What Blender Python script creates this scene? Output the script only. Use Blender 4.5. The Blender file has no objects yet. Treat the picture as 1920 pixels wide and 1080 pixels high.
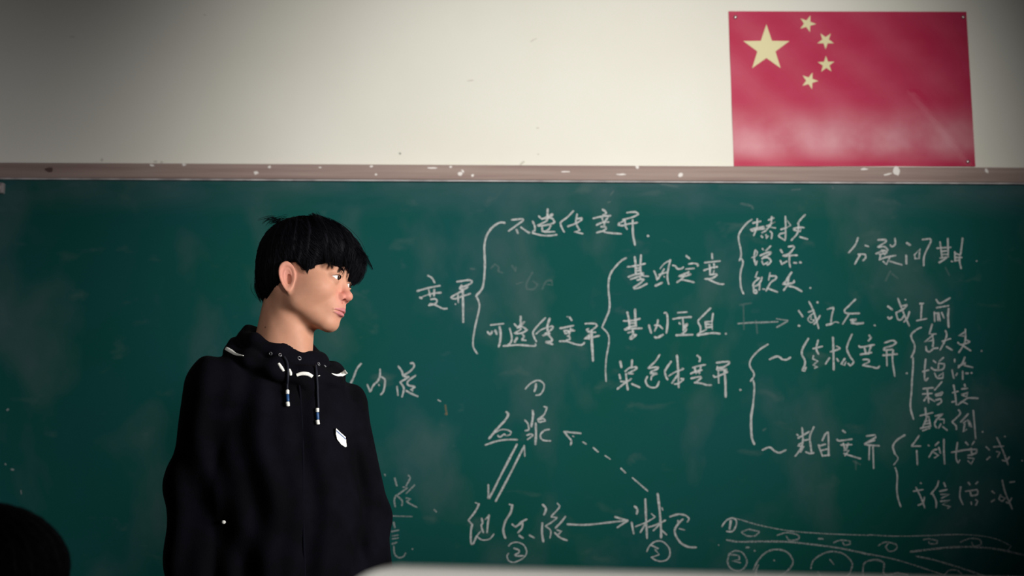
import bpy, bmesh, math, random
import numpy as np
from mathutils import Vector, Matrix
from mathutils.bvhtree import BVHTree

random.seed(7)
rng = np.random.default_rng(7)
S = bpy.context.scene
COL = S.collection
PI = math.pi

# ------------------------------------------------------------ camera
FPX = 2400.0                       # focal length in pixels of the 1920 wide frame
CAM = Vector((0.0, 0.0, 1.45))
PITCH, ROLL = math.radians(6.0), math.radians(0.28)
_r, _f = Vector((1, 0, 0)), Vector((0, math.cos(PITCH), math.sin(PITCH)))
_u = Vector((0, -math.sin(PITCH), math.cos(PITCH)))
CR = _r * math.cos(ROLL) + _u * math.sin(ROLL)
CU = -_r * math.sin(ROLL) + _u * math.cos(ROLL)
cd = bpy.data.cameras.new('camera')
cam = bpy.data.objects.new('camera', cd)
COL.objects.link(cam)
cam.matrix_world = Matrix((
    (CR.x, CU.x, -_f.x, CAM.x), (CR.y, CU.y, -_f.y, CAM.y), (CR.z, CU.z, -_f.z, CAM.z), (0, 0, 0, 1)))
cd.sensor_width = 36
cd.lens = 36 * FPX / 1920
cd.clip_start = 0.05
cd.dof.use_dof = True
cd.dof.focus_distance = 2.45
cd.dof.aperture_fstop = 4.4
S.camera = cam

# ------------------------------------------------------------ world and lights
S.view_settings.view_transform = 'Standard'
S.view_settings.look = 'None'
S.view_settings.gamma = 1
S.view_settings.use_curve_mapping = False
S.view_settings.exposure = 0.0
w = bpy.data.worlds.new('world'); S.world = w; w.use_nodes = True
w.node_tree.nodes['Background'].inputs[0].default_value = (0.62, 0.74, 1.0, 1)
w.node_tree.nodes['Background'].inputs[1].default_value = 0.012

def light(name, kind, loc, target, energy, color, **kw):
    l = bpy.data.lights.new(name, kind)
    l.energy = energy; l.color = color
    for k, v in kw.items(): setattr(l, k, v)
    o = bpy.data.objects.new(name, l); COL.objects.link(o)
    o.location = loc
    o.rotation_euler = (Vector(target) - Vector(loc)).to_track_quat('-Z', 'Y').to_euler()
    return o
# added spot, no fixture seen; soft cone gives the board wall its vignette falloff
light('vignette_spot', 'SPOT', (1.0, -1.0, 2.75), (0.27, 4.0, 2.12), 1120, (1.0, 0.97, 0.90),
      spot_size=math.radians(35.5), spot_blend=1.0, shadow_soft_size=0.35)
# added spot without a real fixture, brightens the white lectern edge
light('lectern_fill', 'SPOT', (-0.35, -0.7, 2.5), (0.0, 0.86, 1.36), 100, (1.0, 0.98, 0.93), spot_size=math.radians(30), spot_blend=1.0, shadow_soft_size=0.1)
# weak fill spot added for his cheek and neck, no lamp there
light('neck_fill', 'SPOT', (-1.1, 0.1, 2.15), (-0.45, 2.5, 1.585), 34, (1.0, 0.95, 0.90), spot_size=math.radians(14), spot_blend=1.0, shadow_soft_size=0.15)
# daylight through the windows on the right-hand side, in front of the board
light('window_light', 'AREA', (2.7, 0.8, 1.95), (-0.4, 2.5, 1.55), 11, (1.0, 0.96, 0.93),
      shape='RECTANGLE', size=0.9, size_y=1.3, spread=math.radians(38))

# ------------------------------------------------------------ helpers
def ray(px, py):
    return (CR * ((px - 960) / FPX) + CU * ((540 - py) / FPX) + _f)
def P(px, py, depth):               # the point seen at a pixel of the photograph on the vertical plane y = depth
    d = ray(px, py)
    return CAM + d * (depth / d.y)

def mat(name, color, rough=0.8, spec=0.3, metal=0.0, sheen=0.0, sss=0.0):
    m = bpy.data.materials.new(name); m.use_nodes = True
    b = m.node_tree.nodes['Principled BSDF']
    b.inputs['Base Color'].default_value = (*color, 1)
    b.inputs['Roughness'].default_value = rough
    b.inputs['Specular IOR Level'].default_value = spec
    b.inputs['Metallic'].default_value = metal
    if sheen: b.inputs['Sheen Weight'].default_value = sheen
    if sss:
        b.inputs['Subsurface Weight'].default_value = sss
        b.inputs['Subsurface Radius'].default_value = (1.0, 0.35, 0.2)
        b.inputs['Subsurface Scale'].default_value = 0.006
    return m
def nodes(m):
    return m.node_tree.nodes, m.node_tree.links, m.node_tree.nodes['Principled BSDF']
def noise_mix(m, c1, c2, scale=8, detail=6, lo=0.4, hi=0.65, stretch=(1, 1, 1), bump=0.0, bscale=None):
    N, L, b = nodes(m)
    tc = N.new('ShaderNodeTexCoord'); mp = N.new('ShaderNodeMapping'); mp.inputs['Scale'].default_value = stretch
    L.new(tc.outputs['Object'], mp.inputs[0])
    n = N.new('ShaderNodeTexNoise'); n.inputs['Scale'].default_value = scale; n.inputs['Detail'].default_value = detail
    L.new(mp.outputs[0], n.inputs['Vector'])
    r = N.new('ShaderNodeMapRange'); r.inputs[1].default_value = lo; r.inputs[2].default_value = hi
    L.new(n.outputs['Fac'], r.inputs[0])
    mx = N.new('ShaderNodeMix'); mx.data_type = 'RGBA'
    mx.inputs[6].default_value = (*c1, 1); mx.inputs[7].default_value = (*c2, 1)
    L.new(r.outputs[0], mx.inputs[0]); L.new(mx.outputs[2], b.inputs['Base Color'])
    if bump:
        bn = N.new('ShaderNodeTexNoise'); bn.inputs['Scale'].default_value = bscale or scale * 6; bn.inputs['Detail'].default_value = 4
        L.new(mp.outputs[0], bn.inputs['Vector'])
        bp = N.new('ShaderNodeBump'); bp.inputs['Strength'].default_value = bump; bp.inputs['Distance'].default_value = 0.002
        L.new(bn.outputs['Fac'], bp.inputs['Height']); L.new(bp.outputs[0], b.inputs['Normal'])
    return mx, mp

def mesh_obj(name, verts, faces, m, parent=None, smooth=False):
    me = bpy.data.meshes.new(name)
    me.from_pydata([tuple(v) for v in verts], [], [tuple(f) for f in faces])
    me.validate(); me.update()
    if m: me.materials.append(m)
    if smooth: me.polygons.foreach_set('use_smooth', [True] * len(me.polygons))
    o = bpy.data.objects.new(name, me); COL.objects.link(o)
    if parent: o.parent = parent
    return o
def bm_obj(name, bm, m, parent=None, smooth=False):
    me = bpy.data.meshes.new(name); bm.to_mesh(me); bm.free()
    if m: me.materials.append(m)
    if smooth: me.polygons.foreach_set('use_smooth', [True] * len(me.polygons))
    o = bpy.data.objects.new(name, me); COL.objects.link(o)
    if parent: o.parent = parent
    return o
def box(bm, c, s, bev=0.0, rot=None, seg=2):
    r = bmesh.ops.create_cube(bm, size=1)
    vs = r['verts']
    bmesh.ops.scale(bm, vec=s, verts=vs)
    if bev:
        es = list({e for v in vs for e in v.link_edges})
        vs = list(set(bmesh.ops.bevel(bm, geom=es, offset=bev, segments=seg, affect='EDGES', profile=0.6)['verts']) | {v for v in vs if v.is_valid})
    if rot is not None: bmesh.ops.rotate(bm, cent=(0, 0, 0), matrix=rot, verts=vs)
    bmesh.ops.translate(bm, vec=c, verts=vs)
    return vs
def tube(pts, radii, n=8, flat=1.0):
    """swept tube through pts, returns verts, faces"""
    pts = [Vector(p) for p in pts]
    if not hasattr(radii, '__len__'): radii = [radii] * len(pts)
    V, F = [], []
    for i, p in enumerate(pts):
        t = (pts[min(i + 1, len(pts) - 1)] - pts[max(i - 1, 0)]).normalized()
        a = t.cross(Vector((0, 1, 0.02)))
        if a.length < 1e-4: a = t.cross(Vector((1, 0, 0)))
        a.normalize(); b = t.cross(a).normalized()
        for k in range(n):
            an = 2 * PI * k / n
            V.append(p + a * (math.cos(an) * radii[i]) + b * (math.sin(an) * radii[i] * flat))
    for i in range(len(pts) - 1):
        for k in range(n):
            F.append((i * n + k, i * n + (k + 1) % n, (i + 1) * n + (k + 1) % n, (i + 1) * n + k))
    F.append(tuple(range(n - 1, -1, -1))); F.append(tuple((len(pts) - 1) * n + k for k in range(n)))
    return V, F
def thing(name, label, cat, loc=(0, 0, 0), group=None):
    o = bpy.data.objects.new(name, None); COL.objects.link(o); o.location = loc
    o['label'] = label; o['category'] = cat
    if group: o['group'] = group
    o.empty_display_size = 0.1
    return o
def tag(o, label, cat, group=None):
    o['label'] = label; o['category'] = cat
    if group: o['group'] = group
    return o
def structure(o):
    o['kind'] = 'structure'; return o
def attach(o, parent):              # parent while keeping the world position (parents carry only a location)
    o.parent = parent
    o.matrix_parent_inverse = Matrix.Translation(-Vector(parent.location))
    return o
# ============================================================ room shell
BY = 4.0          # plane of the writing surface
WY = 4.03         # plane of the wall
m_wall = mat('wall_paint', (0.80, 0.785, 0.715), 0.9, 0.15)
noise_mix(m_wall, (0.79, 0.775, 0.705), (0.83, 0.82, 0.76), 2.2, 5, 0.35, 0.7, bump=0.12, bscale=60)
m_floor = mat('floor_tile', (0.30, 0.28, 0.25), 0.5)
noise_mix(m_floor, (0.26, 0.25, 0.23), (0.36, 0.34, 0.31), 6)
m_plat = mat('platform_wood', (0.18, 0.11, 0.07), 0.6)
noise_mix(m_plat, (0.15, 0.09, 0.055), (0.22, 0.14, 0.09), 4, stretch=(1, 9, 1))

bm = bmesh.new(); box(bm, (0, WY + 0.1, 1.6), (9, 0.2, 3.2)); wall = structure(bm_obj('wall_front', bm, m_wall))
bm = bmesh.new(); box(bm, (0, 1.0, -0.05), (9, 6.6, 0.1)); structure(bm_obj('floor', bm, m_floor))
bm = bmesh.new(); box(bm, (0, 3.08, 0.06), (4.6, 1.88, 0.12), 0.008); structure(bm_obj('platform', bm, m_plat))

# specks and scuffs on the plaster
m_scuff = mat('wall_scuff', (0.30, 0.29, 0.26), 0.9, 0.1)
m_scuff2 = mat('wall_scuff_pale', (0.60, 0.58, 0.52), 0.9, 0.1)
def blot(px, py, rx, ry, m, name, parent, Y, seed, ang=0.0, thick=0.0006):
    rr = random.Random(seed); n = 14; V = []
    for k in range(n):
        a = 2 * PI * k / n; j = rr.uniform(0.7, 1.2)
        dx, dy = rx * math.cos(a) * j, ry * math.sin(a) * j
        V.append((px + dx * math.cos(ang) - dy * math.sin(ang), py + dx * math.sin(ang) + dy * math.cos(ang)))
    front = [P(x, y, Y - thick) for x, y in V]; back = [P(x, y, Y + 0.002) for x, y in V]
    F = [tuple(range(n))] + [(k, k + n, (k + 1) % n + n, (k + 1) % n) for k in range(n)]
    o = mesh_obj(name, front + back, F, m); attach(o, parent); return o
for i, (x, y, rx, ry, a, mm) in enumerate([(750, 288, 2.0, 2.2, 0, m_scuff), (882, 151, 7, 1.2, -.1, m_scuff2), (1000, 75, 7, 1.2, -.5, m_scuff2),
        (191, 300, 3, 3, 0, m_scuff2), (292, 303, 4, 2.5, 0, m_scuff2), (303, 304, 3, 2, 0, m_scuff2), (979, 306, 6, 2.5, -.7, m_scuff2),
        (1009, 289, 2, 1.5, 0, m_scuff2), (628, 309, 9, 1.4, 0, m_scuff2), (135, 69, 6, 1.2, 0, m_scuff2), (1008, 240, 3, 1.2, 0, m_scuff2), (384, 28, 3, 1, .4, m_scuff2)]):
    blot(x, y, rx, ry, mm, 'scuff', wall, WY, i, a, 0.0004)

# ============================================================ chalkboard
m_board = mat('board_green', (0.022, 0.10, 0.088), 0.9, 0.0)
N, L, b = nodes(m_board)
tc = N.new('ShaderNodeTexCoord')
def nz(scale, detail, lo, hi, stretch=(1, 1, 1), rotz=0.0, dist=0.0):
    mp = N.new('ShaderNodeMapping'); mp.inputs['Scale'].default_value = stretch; mp.inputs['Rotation'].default_value = (0, rotz, 0)
    L.new(tc.outputs['Object'], mp.inputs[0])
    n = N.new('ShaderNodeTexNoise'); n.inputs['Scale'].default_value = scale; n.inputs['Detail'].default_value = detail
    n.inputs['Distortion'].default_value = dist
    L.new(mp.outputs[0], n.inputs['Vector'])
    r = N.new('ShaderNodeMapRange'); r.inputs[1].default_value = lo; r.inputs[2].default_value = hi
    L.new(n.outputs['Fac'], r.inputs[0]); return r
def mixc(fac, a, c2):
    mx = N.new('ShaderNodeMix'); mx.data_type = 'RGBA'
    L.new(fac.outputs[0], mx.inputs[0])
    if isinstance(a, tuple): mx.inputs[6].default_value = (*a, 1)
    else: L.new(a.outputs[2], mx.inputs[6])
    mx.inputs[7].default_value = (*c2, 1); return mx
a1 = mixc(nz(2.3, 3, 0.35, 0.7), (0.0075, 0.087, 0.073), (0.0105, 0.086, 0.088))
r2 = nz(2.6, 6, 0.50, 1.15, (1.4, 1, 1), 0.5, 0.2)
a2 = mixc(r2, a1, (0.125, 0.165, 0.180))                      # wiped chalk haze
r3 = nz(9.0, 8, 0.62, 1.25, (0.8, 1, 1.4), -0.3, 0.4)
a3 = mixc(r3, a2, (0.16, 0.20, 0.20))
sep = N.new('ShaderNodeSeparateXYZ'); L.new(tc.outputs['Object'], sep.inputs[0])
# dust that was never wiped out of the strip just below the top rail
gr = N.new('ShaderNodeMapRange'); gr.inputs[1].default_value = -0.12; gr.inputs[2].default_value = 0.0; gr.inputs[3].default_value = 0; gr.inputs[4].default_value = 0.55
L.new(sep.outputs[2], gr.inputs[0])
n4 = nz(7, 6, 0.3, 0.75, (0.5, 1, 1.5)); ml = N.new('ShaderNodeMath'); ml.operation = 'MULTIPLY'
L.new(gr.outputs[0], ml.inputs[0]); L.new(n4.outputs[0], ml.inputs[1])
a4 = mixc(ml, a3, (0.11, 0.15, 0.185))
fine = nz(420, 2, 0.2, 0.8); 
a5 = N.new('ShaderNodeMix'); a5.data_type = 'RGBA'; a5.blend_type = 'MULTIPLY'; a5.inputs[0].default_value = 0.22
L.new(a4.outputs[2], a5.inputs[6]); 
cmb = N.new('ShaderNodeCombineColor'); [L.new(fine.outputs[0], cmb.inputs[i]) for i in range(3)]
L.new(cmb.outputs[0], a5.inputs[7])
L.new(a5.outputs[2], b.inputs['Base Color'])

m_rail = mat('rail_wood', (0.30, 0.21, 0.19), 0.65, 0.25)
noise_mix(m_rail, (0.27, 0.190, 0.172), (0.36, 0.270, 0.245), 5.0, 8, 0.32, 0.68, stretch=(0.5, 4, 14), bump=0.25, bscale=30)
m_lip = mat('rail_lip', (0.42, 0.38, 0.40), 0.6)
noise_mix(m_lip, (0.34, 0.31, 0.33), (0.68, 0.64, 0.66), 9, 5, 0.35, 0.7, stretch=(2, 1, 1))
m_chip = mat('chip_white', (0.80, 0.76, 0.74), 0.85)
m_metal = mat('bracket_metal', (0.42, 0.38, 0.38), 0.45, 0.5, 0.5)

zl0, zl1 = P(0, 304.5, BY - .02), P(0, 333, BY - .02)
zr0, zr1 = P(1920, 314, BY - .02), P(1920, 342, BY - .02)
top_z = (zl1.z + zr1.z) / 2                 # lower edge of the top rail
rail_h = ((zl0.z - zl1.z) + (zr0.z - zr1.z)) / 2
board = thing('chalkboard', 'long dark green chalkboard with worn pinkish wooden top rail, covered in white chalk writing', 'chalkboard', (0, BY, top_z))
def bpart(name, bm, m, parent=board, smooth=False):
    o = bm_obj(name, bm, m, None, smooth); attach(o, parent); return o
me_bm = bmesh.new(); box(me_bm, (0, BY + 0.014, top_z - 0.68), (4.2, 0.028, 1.38))
surf = bm_obj('writing_surface', me_bm, m_board)
# give the surface its own origin at the rail so that its dust coordinates hang from there
surf.data.transform(Matrix.Translation((0, -BY, -top_z))); surf.location = (0, 0, 0); surf.parent = board
bm = bmesh.new(); box(bm, (0, BY + 0.003, top_z + rail_h / 2), (4.26, 0.046, rail_h), 0.005, seg=3); bpart('top_rail', bm, m_rail, smooth=False)
bm = bmesh.new(); box(bm, (0, BY - 0.004, top_z - 0.001), (4.2, 0.019, 0.006), 0.0012); o = bpart('rail_lip', bm, m_lip); o['label'] = 'pale dusty strip under the top rail'
bm = bmesh.new(); box(bm, (0, BY + 0.003, top_z - 1.38), (4.26, 0.046, rail_h), 0.005); bpart('bottom_rail', bm, m_rail)
for sx in (-1, 1):
    bm = bmesh.new(); box(bm, (sx * 2.12, BY + 0.003, top_z - 0.67), (0.045, 0.046, 1.37), 0.005); bpart('side_rail', bm, m_rail)
bm = bmesh.new(); box(bm, (0, BY - 0.045, top_z - 1.405), (4.2, 0.09, 0.012), 0.003); box(bm, (0, BY - 0.087, top_z - 1.395), (4.2, 0.008, 0.03), 0.002); bpart('chalk_tray', bm, m_rail)
# metal bracket at the left end of the picture, just under the rail
bc = P(-3, 353, BY - .012)
bm = bmesh.new(); box(bm, bc, (0.036, 0.022, 0.034), 0.004); box(bm, bc + Vector((0.004, -0.012, 0)), (0.014, 0.006, 0.014), 0.003); o = bpart('bracket', bm, m_metal); o['label'] = 'small grey metal bracket under the rail'
# paint chips on the rail
for i, (x, y, rx, ry, a) in enumerate([(480, 324, 4.5, 3.5, 0), (863, 326, 5, 3.5, 0), (868, 321, 4, 2, 1), (1276, 328, 5, 4, 0), (1680, 321, 8, 8.5, .2), (1664, 327, 9, 2.0, -.25),
        (505, 313, 3, 2.5, 0), (696, 312, 4, 2, 0), (811, 315, 10, 1.6, 0), (845, 313, 3, 2, 0), (886, 329, 3, 2.5, 0), (1195, 313, 3, 4, -.6), (705, 327, 2.5, 2, 0), (1165, 327, 9, 1.5, 0),
        (345, 309, 4, 2, 0), (285, 310, 5, 2, .2), (1620, 317, 7, 1.8, 0), (1850, 320, 3, 5, -.6), (600, 314, 3, 1.3, 0), (1060, 322, 9, 1.2, 0)]):
    blot(x, y, rx, ry, m_chip, 'paint_chip', board, BY - 0.0205, 40 + i, a)
m_knot = mat('rail_knot', (0.10, 0.06, 0.055), 0.8)
blot(93, 318, 8, 5, m_knot, 'paint_chip', board, BY - 0.0205, 90)['label'] = 'dark knot in the rail wood'
# ============================================================ chalk marks on the board
def chalk_mat(name, col, lo, hi):
    m = bpy.data.materials.new(name); m.use_nodes = True
    N, L = m.node_tree.nodes, m.node_tree.links
    b = N['Principled BSDF']; out = N['Material Output']
    b.inputs['Base Color'].default_value = (*col, 1); b.inputs['Roughness'].default_value = 0.95; b.inputs['Specular IOR Level'].default_value = 0.1
    tr = N.new('ShaderNodeBsdfTransparent'); mx = N.new('ShaderNodeMixShader')
    tc = N.new('ShaderNodeTexCoord'); n = N.new('ShaderNodeTexNoise'); n.inputs['Scale'].default_value = 330; n.inputs['Detail'].default_value = 3
    L.new(tc.outputs['Object'], n.inputs['Vector'])
    r = N.new('ShaderNodeMapRange'); r.inputs[1].default_value = 0.35; r.inputs[2].default_value = 0.62; r.inputs[3].default_value = lo; r.inputs[4].default_value = hi
    L.new(n.outputs['Fac'], r.inputs[0]); L.new(r.outputs[0], mx.inputs[0])
    L.new(tr.outputs[0], mx.inputs[1]); L.new(b.outputs[0], mx.inputs[2]); L.new(mx.outputs[0], out.inputs['Surface'])
    return m
CH = {'n': chalk_mat('chalk', (0.58, 0.60, 0.61), 0.42, 0.95), 'f': chalk_mat('chalk_light', (0.50, 0.53, 0.54), 0.25, 0.60),
      'x': chalk_mat('chalk_wiped', (0.42, 0.46, 0.48), 0.04, 0.14), 'o': chalk_mat('chalk_orange', (0.40, 0.25, 0.12), 0.1, 0.4)}

def smooth_path(pts):
    """Catmull-Rom through the points, kept sharp at tight corners"""
    if len(pts) < 3: return pts
    segs, cur = [], [pts[0]]
    for i in range(1, len(pts) - 1):
        cur.append(pts[i])
        a = math.atan2(pts[i][1] - pts[i - 1][1], pts[i][0] - pts[i - 1][0]); c = math.atan2(pts[i + 1][1] - pts[i][1], pts[i + 1][0] - pts[i][0])
        d = abs((c - a + PI) % (2 * PI) - PI)
        if d > 1.35: segs.append(cur); cur = [pts[i]]
    cur.append(pts[-1]); segs.append(cur)
    out = []
    for s in segs:
        for i in range(len(s) - 1):
            p0 = s[max(i - 1, 0)]; p1 = s[i]; p2 = s[i + 1]; p3 = s[min(i + 2, len(s) - 1)]
            k = 5 if len(s) > 2 else 1
            for j in range(k):
                t = j / k
                out.append(tuple(0.5 * ((2 * p1[q]) + (-p0[q] + p2[q]) * t + (2 * p0[q] - 5 * p1[q] + 4 * p2[q] - p3[q]) * t * t + (-p0[q] + 3 * p1[q] - 3 * p2[q] + p3[q]) * t ** 3) for q in (0, 1)))
    out.append(pts[-1]); return out
_lift = [0]
def ribbon(pts, w, V, F):
    pts = smooth_path(pts)
    q = [pts[0]]
    for p in pts[1:]:
        if math.hypot(p[0] - q[-1][0], p[1] - q[-1][1]) > 0.25: q.append(p)
    pts = q
    if len(pts) == 1: pts = [(pts[0][0] - .5, pts[0][1]), (pts[0][0] + .5, pts[0][1])]
    _lift[0] = (_lift[0] + 1) % 40
    Y = BY - 0.0006 - _lift[0] * 0.00003
    n = len(pts); L_, R_ = [], []
    ph = random.random() * 6
    wd = lambda i: w * (0.45 + 0.055 * math.sin(i * 1.3 + ph) + 0.03 * math.sin(i * 0.37 + ph * 2))
    def nrm(i):
        a = pts[max(i - 1, 0)]; c = pts[min(i + 1, n - 1)]
        dx, dy = c[0] - a[0], c[1] - a[1]; l = math.hypot(dx, dy)
        if l < 1e-6: a = pts[max(i - 1, 0)]; c = pts[i]; dx, dy = c[0] - a[0] + 1e-3, c[1] - a[1]; l = math.hypot(dx, dy)
        return dx / l, dy / l
    base = len(V)
    rows = []
    d0 = nrm(0); dn = nrm(n - 1); w0, wn = wd(0), wd(n - 1) * 0.85
    rows.append((pts[0][0] - d0[0] * w0 * .9, pts[0][1] - d0[1] * w0 * .9, d0, w0 * .35))
    rows.append((pts[0][0] - d0[0] * w0 * .45, pts[0][1] - d0[1] * w0 * .45, d0, w0 * .85))
    for i in range(n): rows.append((pts[i][0], pts[i][1], nrm(i), wd(i) if i < n - 1 else wn))
    rows.append((pts[-1][0] + dn[0] * wn * .45, pts[-1][1] + dn[1] * wn * .45, dn, wn * .8))
    rows.append((pts[-1][0] + dn[0] * wn * .9, pts[-1][1] + dn[1] * wn * .9, dn, wn * .3))
    for x, y, d, ww in rows:
        V.append(P(x - d[1] * ww, y + d[0] * ww, Y)); V.append(P(x + d[1] * ww, y - d[0] * ww, Y))
    for i in range(len(rows) - 1):
        k = base + 2 * i; F.append((k, k + 2, k + 3, k + 1))
COUNTS = iter([2, 5, 5, 4, 4, 5, 2, 2, 2, 4, 3, 3, 5, 2, 2, 2, 2, 4, 4, 5, 3, 2, 3, 2, -3])      # characters in each piece of writing, in order
def chalk(name, label, tiles, kind='n', w=3.5):
    """tiles: list of (x0, y0, scale, 'stroke; stroke; ...'); a stroke may start with its own width 'w5 '"""
    V, F, strokes = [], [], []
    for x0, y0, sc, txt in tiles:
        for st in txt.split(';'):
            tk = st.split()
            if not tk: continue
            ww = w
            if tk[0][0] == 'w': ww = float(tk[0][1:]); tk = tk[1:]
            pts = [tuple(float(v) for v in t.split(',')) for t in tk]
            strokes.append(([(x0 + p[0] / sc, y0 + p[1] / sc) for p in pts], ww))
    if name == 'chalk_writing':                # one object per character under the line of writing
        k = next(COUNTS); ax = 1 if k < 0 else 0; k = abs(k)
        cs = np.array([np.mean([p[ax] for p in s]) for s, _ in strokes]); ws = np.array([len(s) + 1.0 for s, _ in strokes])
        c = np.linspace(cs.min(), cs.max(), 2 * k + 1)[1::2]
        for _ in range(12):
            own = np.abs(cs[:, None] - c[None]).argmin(1)
            c = np.array([np.average(cs[own == i], weights=ws[own == i]) if (own == i).any() else c[i] for i in range(k)])
        line = bpy.data.objects.new(name, None); COL.objects.link(line); line.parent = board; line.empty_display_size = .02
        line['label'] = label
        for i in range(k):
            V, F = [], []
            for (s, ww), o_ in zip(strokes, own):
                if o_ == i: ribbon(s, ww, V, F)
            if V:
                o = mesh_obj('character', V, F, CH[kind]); o.parent = line; o.matrix_parent_inverse = Matrix.Translation(-Vector(board.location))
        return line
    for s, ww in strokes: ribbon(s, ww, V, F)
    o = mesh_obj(name, V, F, CH[kind]); attach(o, board)
    if label: o['label'] = label
    if name == 'chalk_smudge': o['kind'] = 'stuff'
    return o
Z = 6.857
W = 'chalk_writing'
chalk(W, 'two characters left of the tall first brace', [(760, 480, 8, '340,295 400,330 440,400; 180,525 340,480 520,445; 350,510 375,610; 435,505 430,600; w2 235,620 340,580; 340,580 430,560 535,550; w4 220,622 245,633; 385,650 450,645 475,680 440,720 350,740; 370,720 440,730 520,770 570,790 625,788;'
  '775,385 850,375 960,360 1000,380 985,410 900,450 830,470 815,495 870,500 940,465; 845,440 815,480; 870,515 700,610 700,635 760,640 850,605 975,565; 790,590 795,700; 750,720 755,725; w4.4 860,500 865,700 868,995')])
chalk('chalk_brace', None, [(0, 0, 1, '946,418 939,417 930,421 919,431 911,446 908,465 909,485 909,502 907.5,524 904,541 892.5,555; w3.2 892.5,555 897.5,565 899,576 895,595 890,617 887,638 888,652 895,663')], w=4)
chalk(W, 'top line of five characters ending in a full stop', [(860, 380, 8, '795,258 950,245 965,270 750,425; w4.5 870,410 890,460; 935,370 1050,450 1060,445;'
  'w4.2 1335,100 1330,250; 1200,200 1260,240 1400,170 1405,190 1310,250; 1250,245 1330,230 1400,235 1440,295 1410,310 1290,340 1180,345 1330,270; 1110,280 1140,350 1145,420 1110,430; 1110,455 1220,485 1350,495 1470,480; 1250,370 1255,430 1290,430 1350,400 1380,345; 1290,440 1440,435;'
  '1720,125 1640,210 1540,285 1530,330 1560,400 1585,440; 1640,355 1760,310 1840,260 1850,230 1780,240; 1775,175 1760,300 1800,390 1820,415 1730,435 1860,465'),
  (1020, 370, 8, 'w4.2 880,185 920,210 930,245 880,270; 740,315 880,285 1000,275; 870,310 900,400 960,300; 930,330 900,420; 790,415 880,375 970,370; 860,440 920,445 930,470 890,500; 790,530 880,510 950,530 1160,548;'
  '1245,230 1370,220 1415,255 1320,300 1180,335; 1215,345 1120,395 1120,415 1180,425 1260,400 1400,380; 1215,360 1225,440 1250,480; w4 1330,340 1335,550 1365,715; w5 1560,578 1566,580')])
chalk(W, 'five characters at the lower end of the first brace', [(860, 570, 8, '480,315 675,295; w4.5 435,420 465,455 490,440 500,410; w4.5 550,400 570,450; w4.5 615,345 630,450 620,570 600,640;'
  'w4.4 930,190 930,380; 835,300 890,340 990,260 930,330; 880,360 950,340 1030,390 930,440 830,440 920,390; 765,370 795,480 790,560 740,620; 670,630 900,615 1130,630 1150,600; w4.5 875,510 840,570; 960,460 980,490 940,540 1010,545;'
  '1300,210 1200,310 1120,410 1125,480 1165,565; w2.5 1160,450 1250,380 1400,330; 1400,330 1420,345 1370,400 1280,460 1260,480 1370,440; w4.2 1365,220 1330,340 1350,460 1400,530 1385,560 1300,570 1410,605'),
  (1000, 570, 8, 'w2.2 505,190 520,195; w4.2 545,200 575,245; w4.2 405,365 600,325; 460,400 480,450 570,400 590,385; 460,400 620,400; 510,480 545,490 550,530 500,540; 395,560 500,560 620,600 700,615 740,605 770,575; 560,370 540,460;'
  '780,295 920,295 955,330 900,375 850,410 810,400 800,380 830,370; 820,420 935,425; 835,460 840,530; 770,520 850,510 990,475; 820,480 770,520; w5 870,420 880,600 895,850')])
chalk('chalk_brace', None, [(0, 0, 1, '1173.7,484 1163.7,490 1150,505 1143.7,516 1141,530 1141,545 1143,566 1142,582 1137,595 1128.7,614; w2.8 1128.7,614 1138.7,624 1142,635 1140.5,651 1137,670 1135.6,688 1135.5,700 1136.5,715')], w=3.6)
chalk(W, 'four characters at the top of the middle column', [(1120, 460, 8, 'w4.2 560,175 575,300 575,430; w4.2 655,145 645,300 650,440; 455,322 560,310 715,275; 580,345 640,340; 580,385 650,375; 465,475 560,440 690,415; 500,510 600,475 690,440; w2.2 690,460 770,465; 640,460 650,500 700,510 640,570 545,630 560,650 640,630 745,575; 600,520 690,505;'
  '850,385 880,450 895,520; 910,500 960,430 1000,355; 930,440 1050,400; w2.5 1000,465 1010,480; w2.2 940,350 1010,270 1090,225; 1095,220 1065,350 1050,480 1070,580; w5 875,605 970,560;'
  'w4.5 1335,160 1385,200; 1130,300 1170,310 1200,350 1260,350 1290,325; 1370,280 1460,270 1520,295 1500,310; 1330,355 1450,345; 1370,400 1300,430 1220,465 1320,460 1410,435 1340,420; 1310,440 1270,500 1195,555; 1270,515 1350,530 1450,555;'
  'w4.2 1720,125 1725,200; 1610,260 1840,235; 1680,290 1690,350; 1750,280 1755,340; 1600,375 1700,340 1800,320; 1690,350 1690,430 1740,430 1750,380; 1690,440 1790,430 1780,460 1700,500 1610,505; 1650,500 1750,550 1840,580 1900,580')])
chalk(W, 'four characters just left of the horizontal arrow', [(1140, 560, 8, 'w4.3 290,205 310,300 325,430; w4.5 405,165 410,300 420,410; 235,335 350,330 480,300; 330,370 410,365; 250,460 330,425 430,400; 255,470 340,450 510,445; 300,510 370,495; 355,450 380,500 370,540; 330,600 360,600 430,540 370,545 325,600;'
  'w4.3 615,400 630,460 650,515; 750,320 735,400 700,485; 700,400 760,400 820,450; w4 845,215 880,225 895,350 875,515; w4.5 700,575 740,585 825,540;'
  '1045,210 1185,200; 975,305 1100,285 1250,275; 1120,285 1130,400 1130,480; 1070,365 1080,380; 1130,420 1190,370 1180,410 1120,460 1180,450 1160,490 1110,530; w4 1025,550 1100,545 1270,540;'
  '1535,145 1450,230 1360,320 1355,360 1385,420 1385,500 1350,530 1345,545; w2.4 1400,500 1480,460; 1460,350 1470,440; 1460,350 1560,340 1565,460; 1575,225 1560,340; 1480,380 1550,390; 1475,430 1560,425; w4.2 1345,550 1450,530 1570,515 1675,525; w4.5 1768,525 1774,526')])
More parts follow.
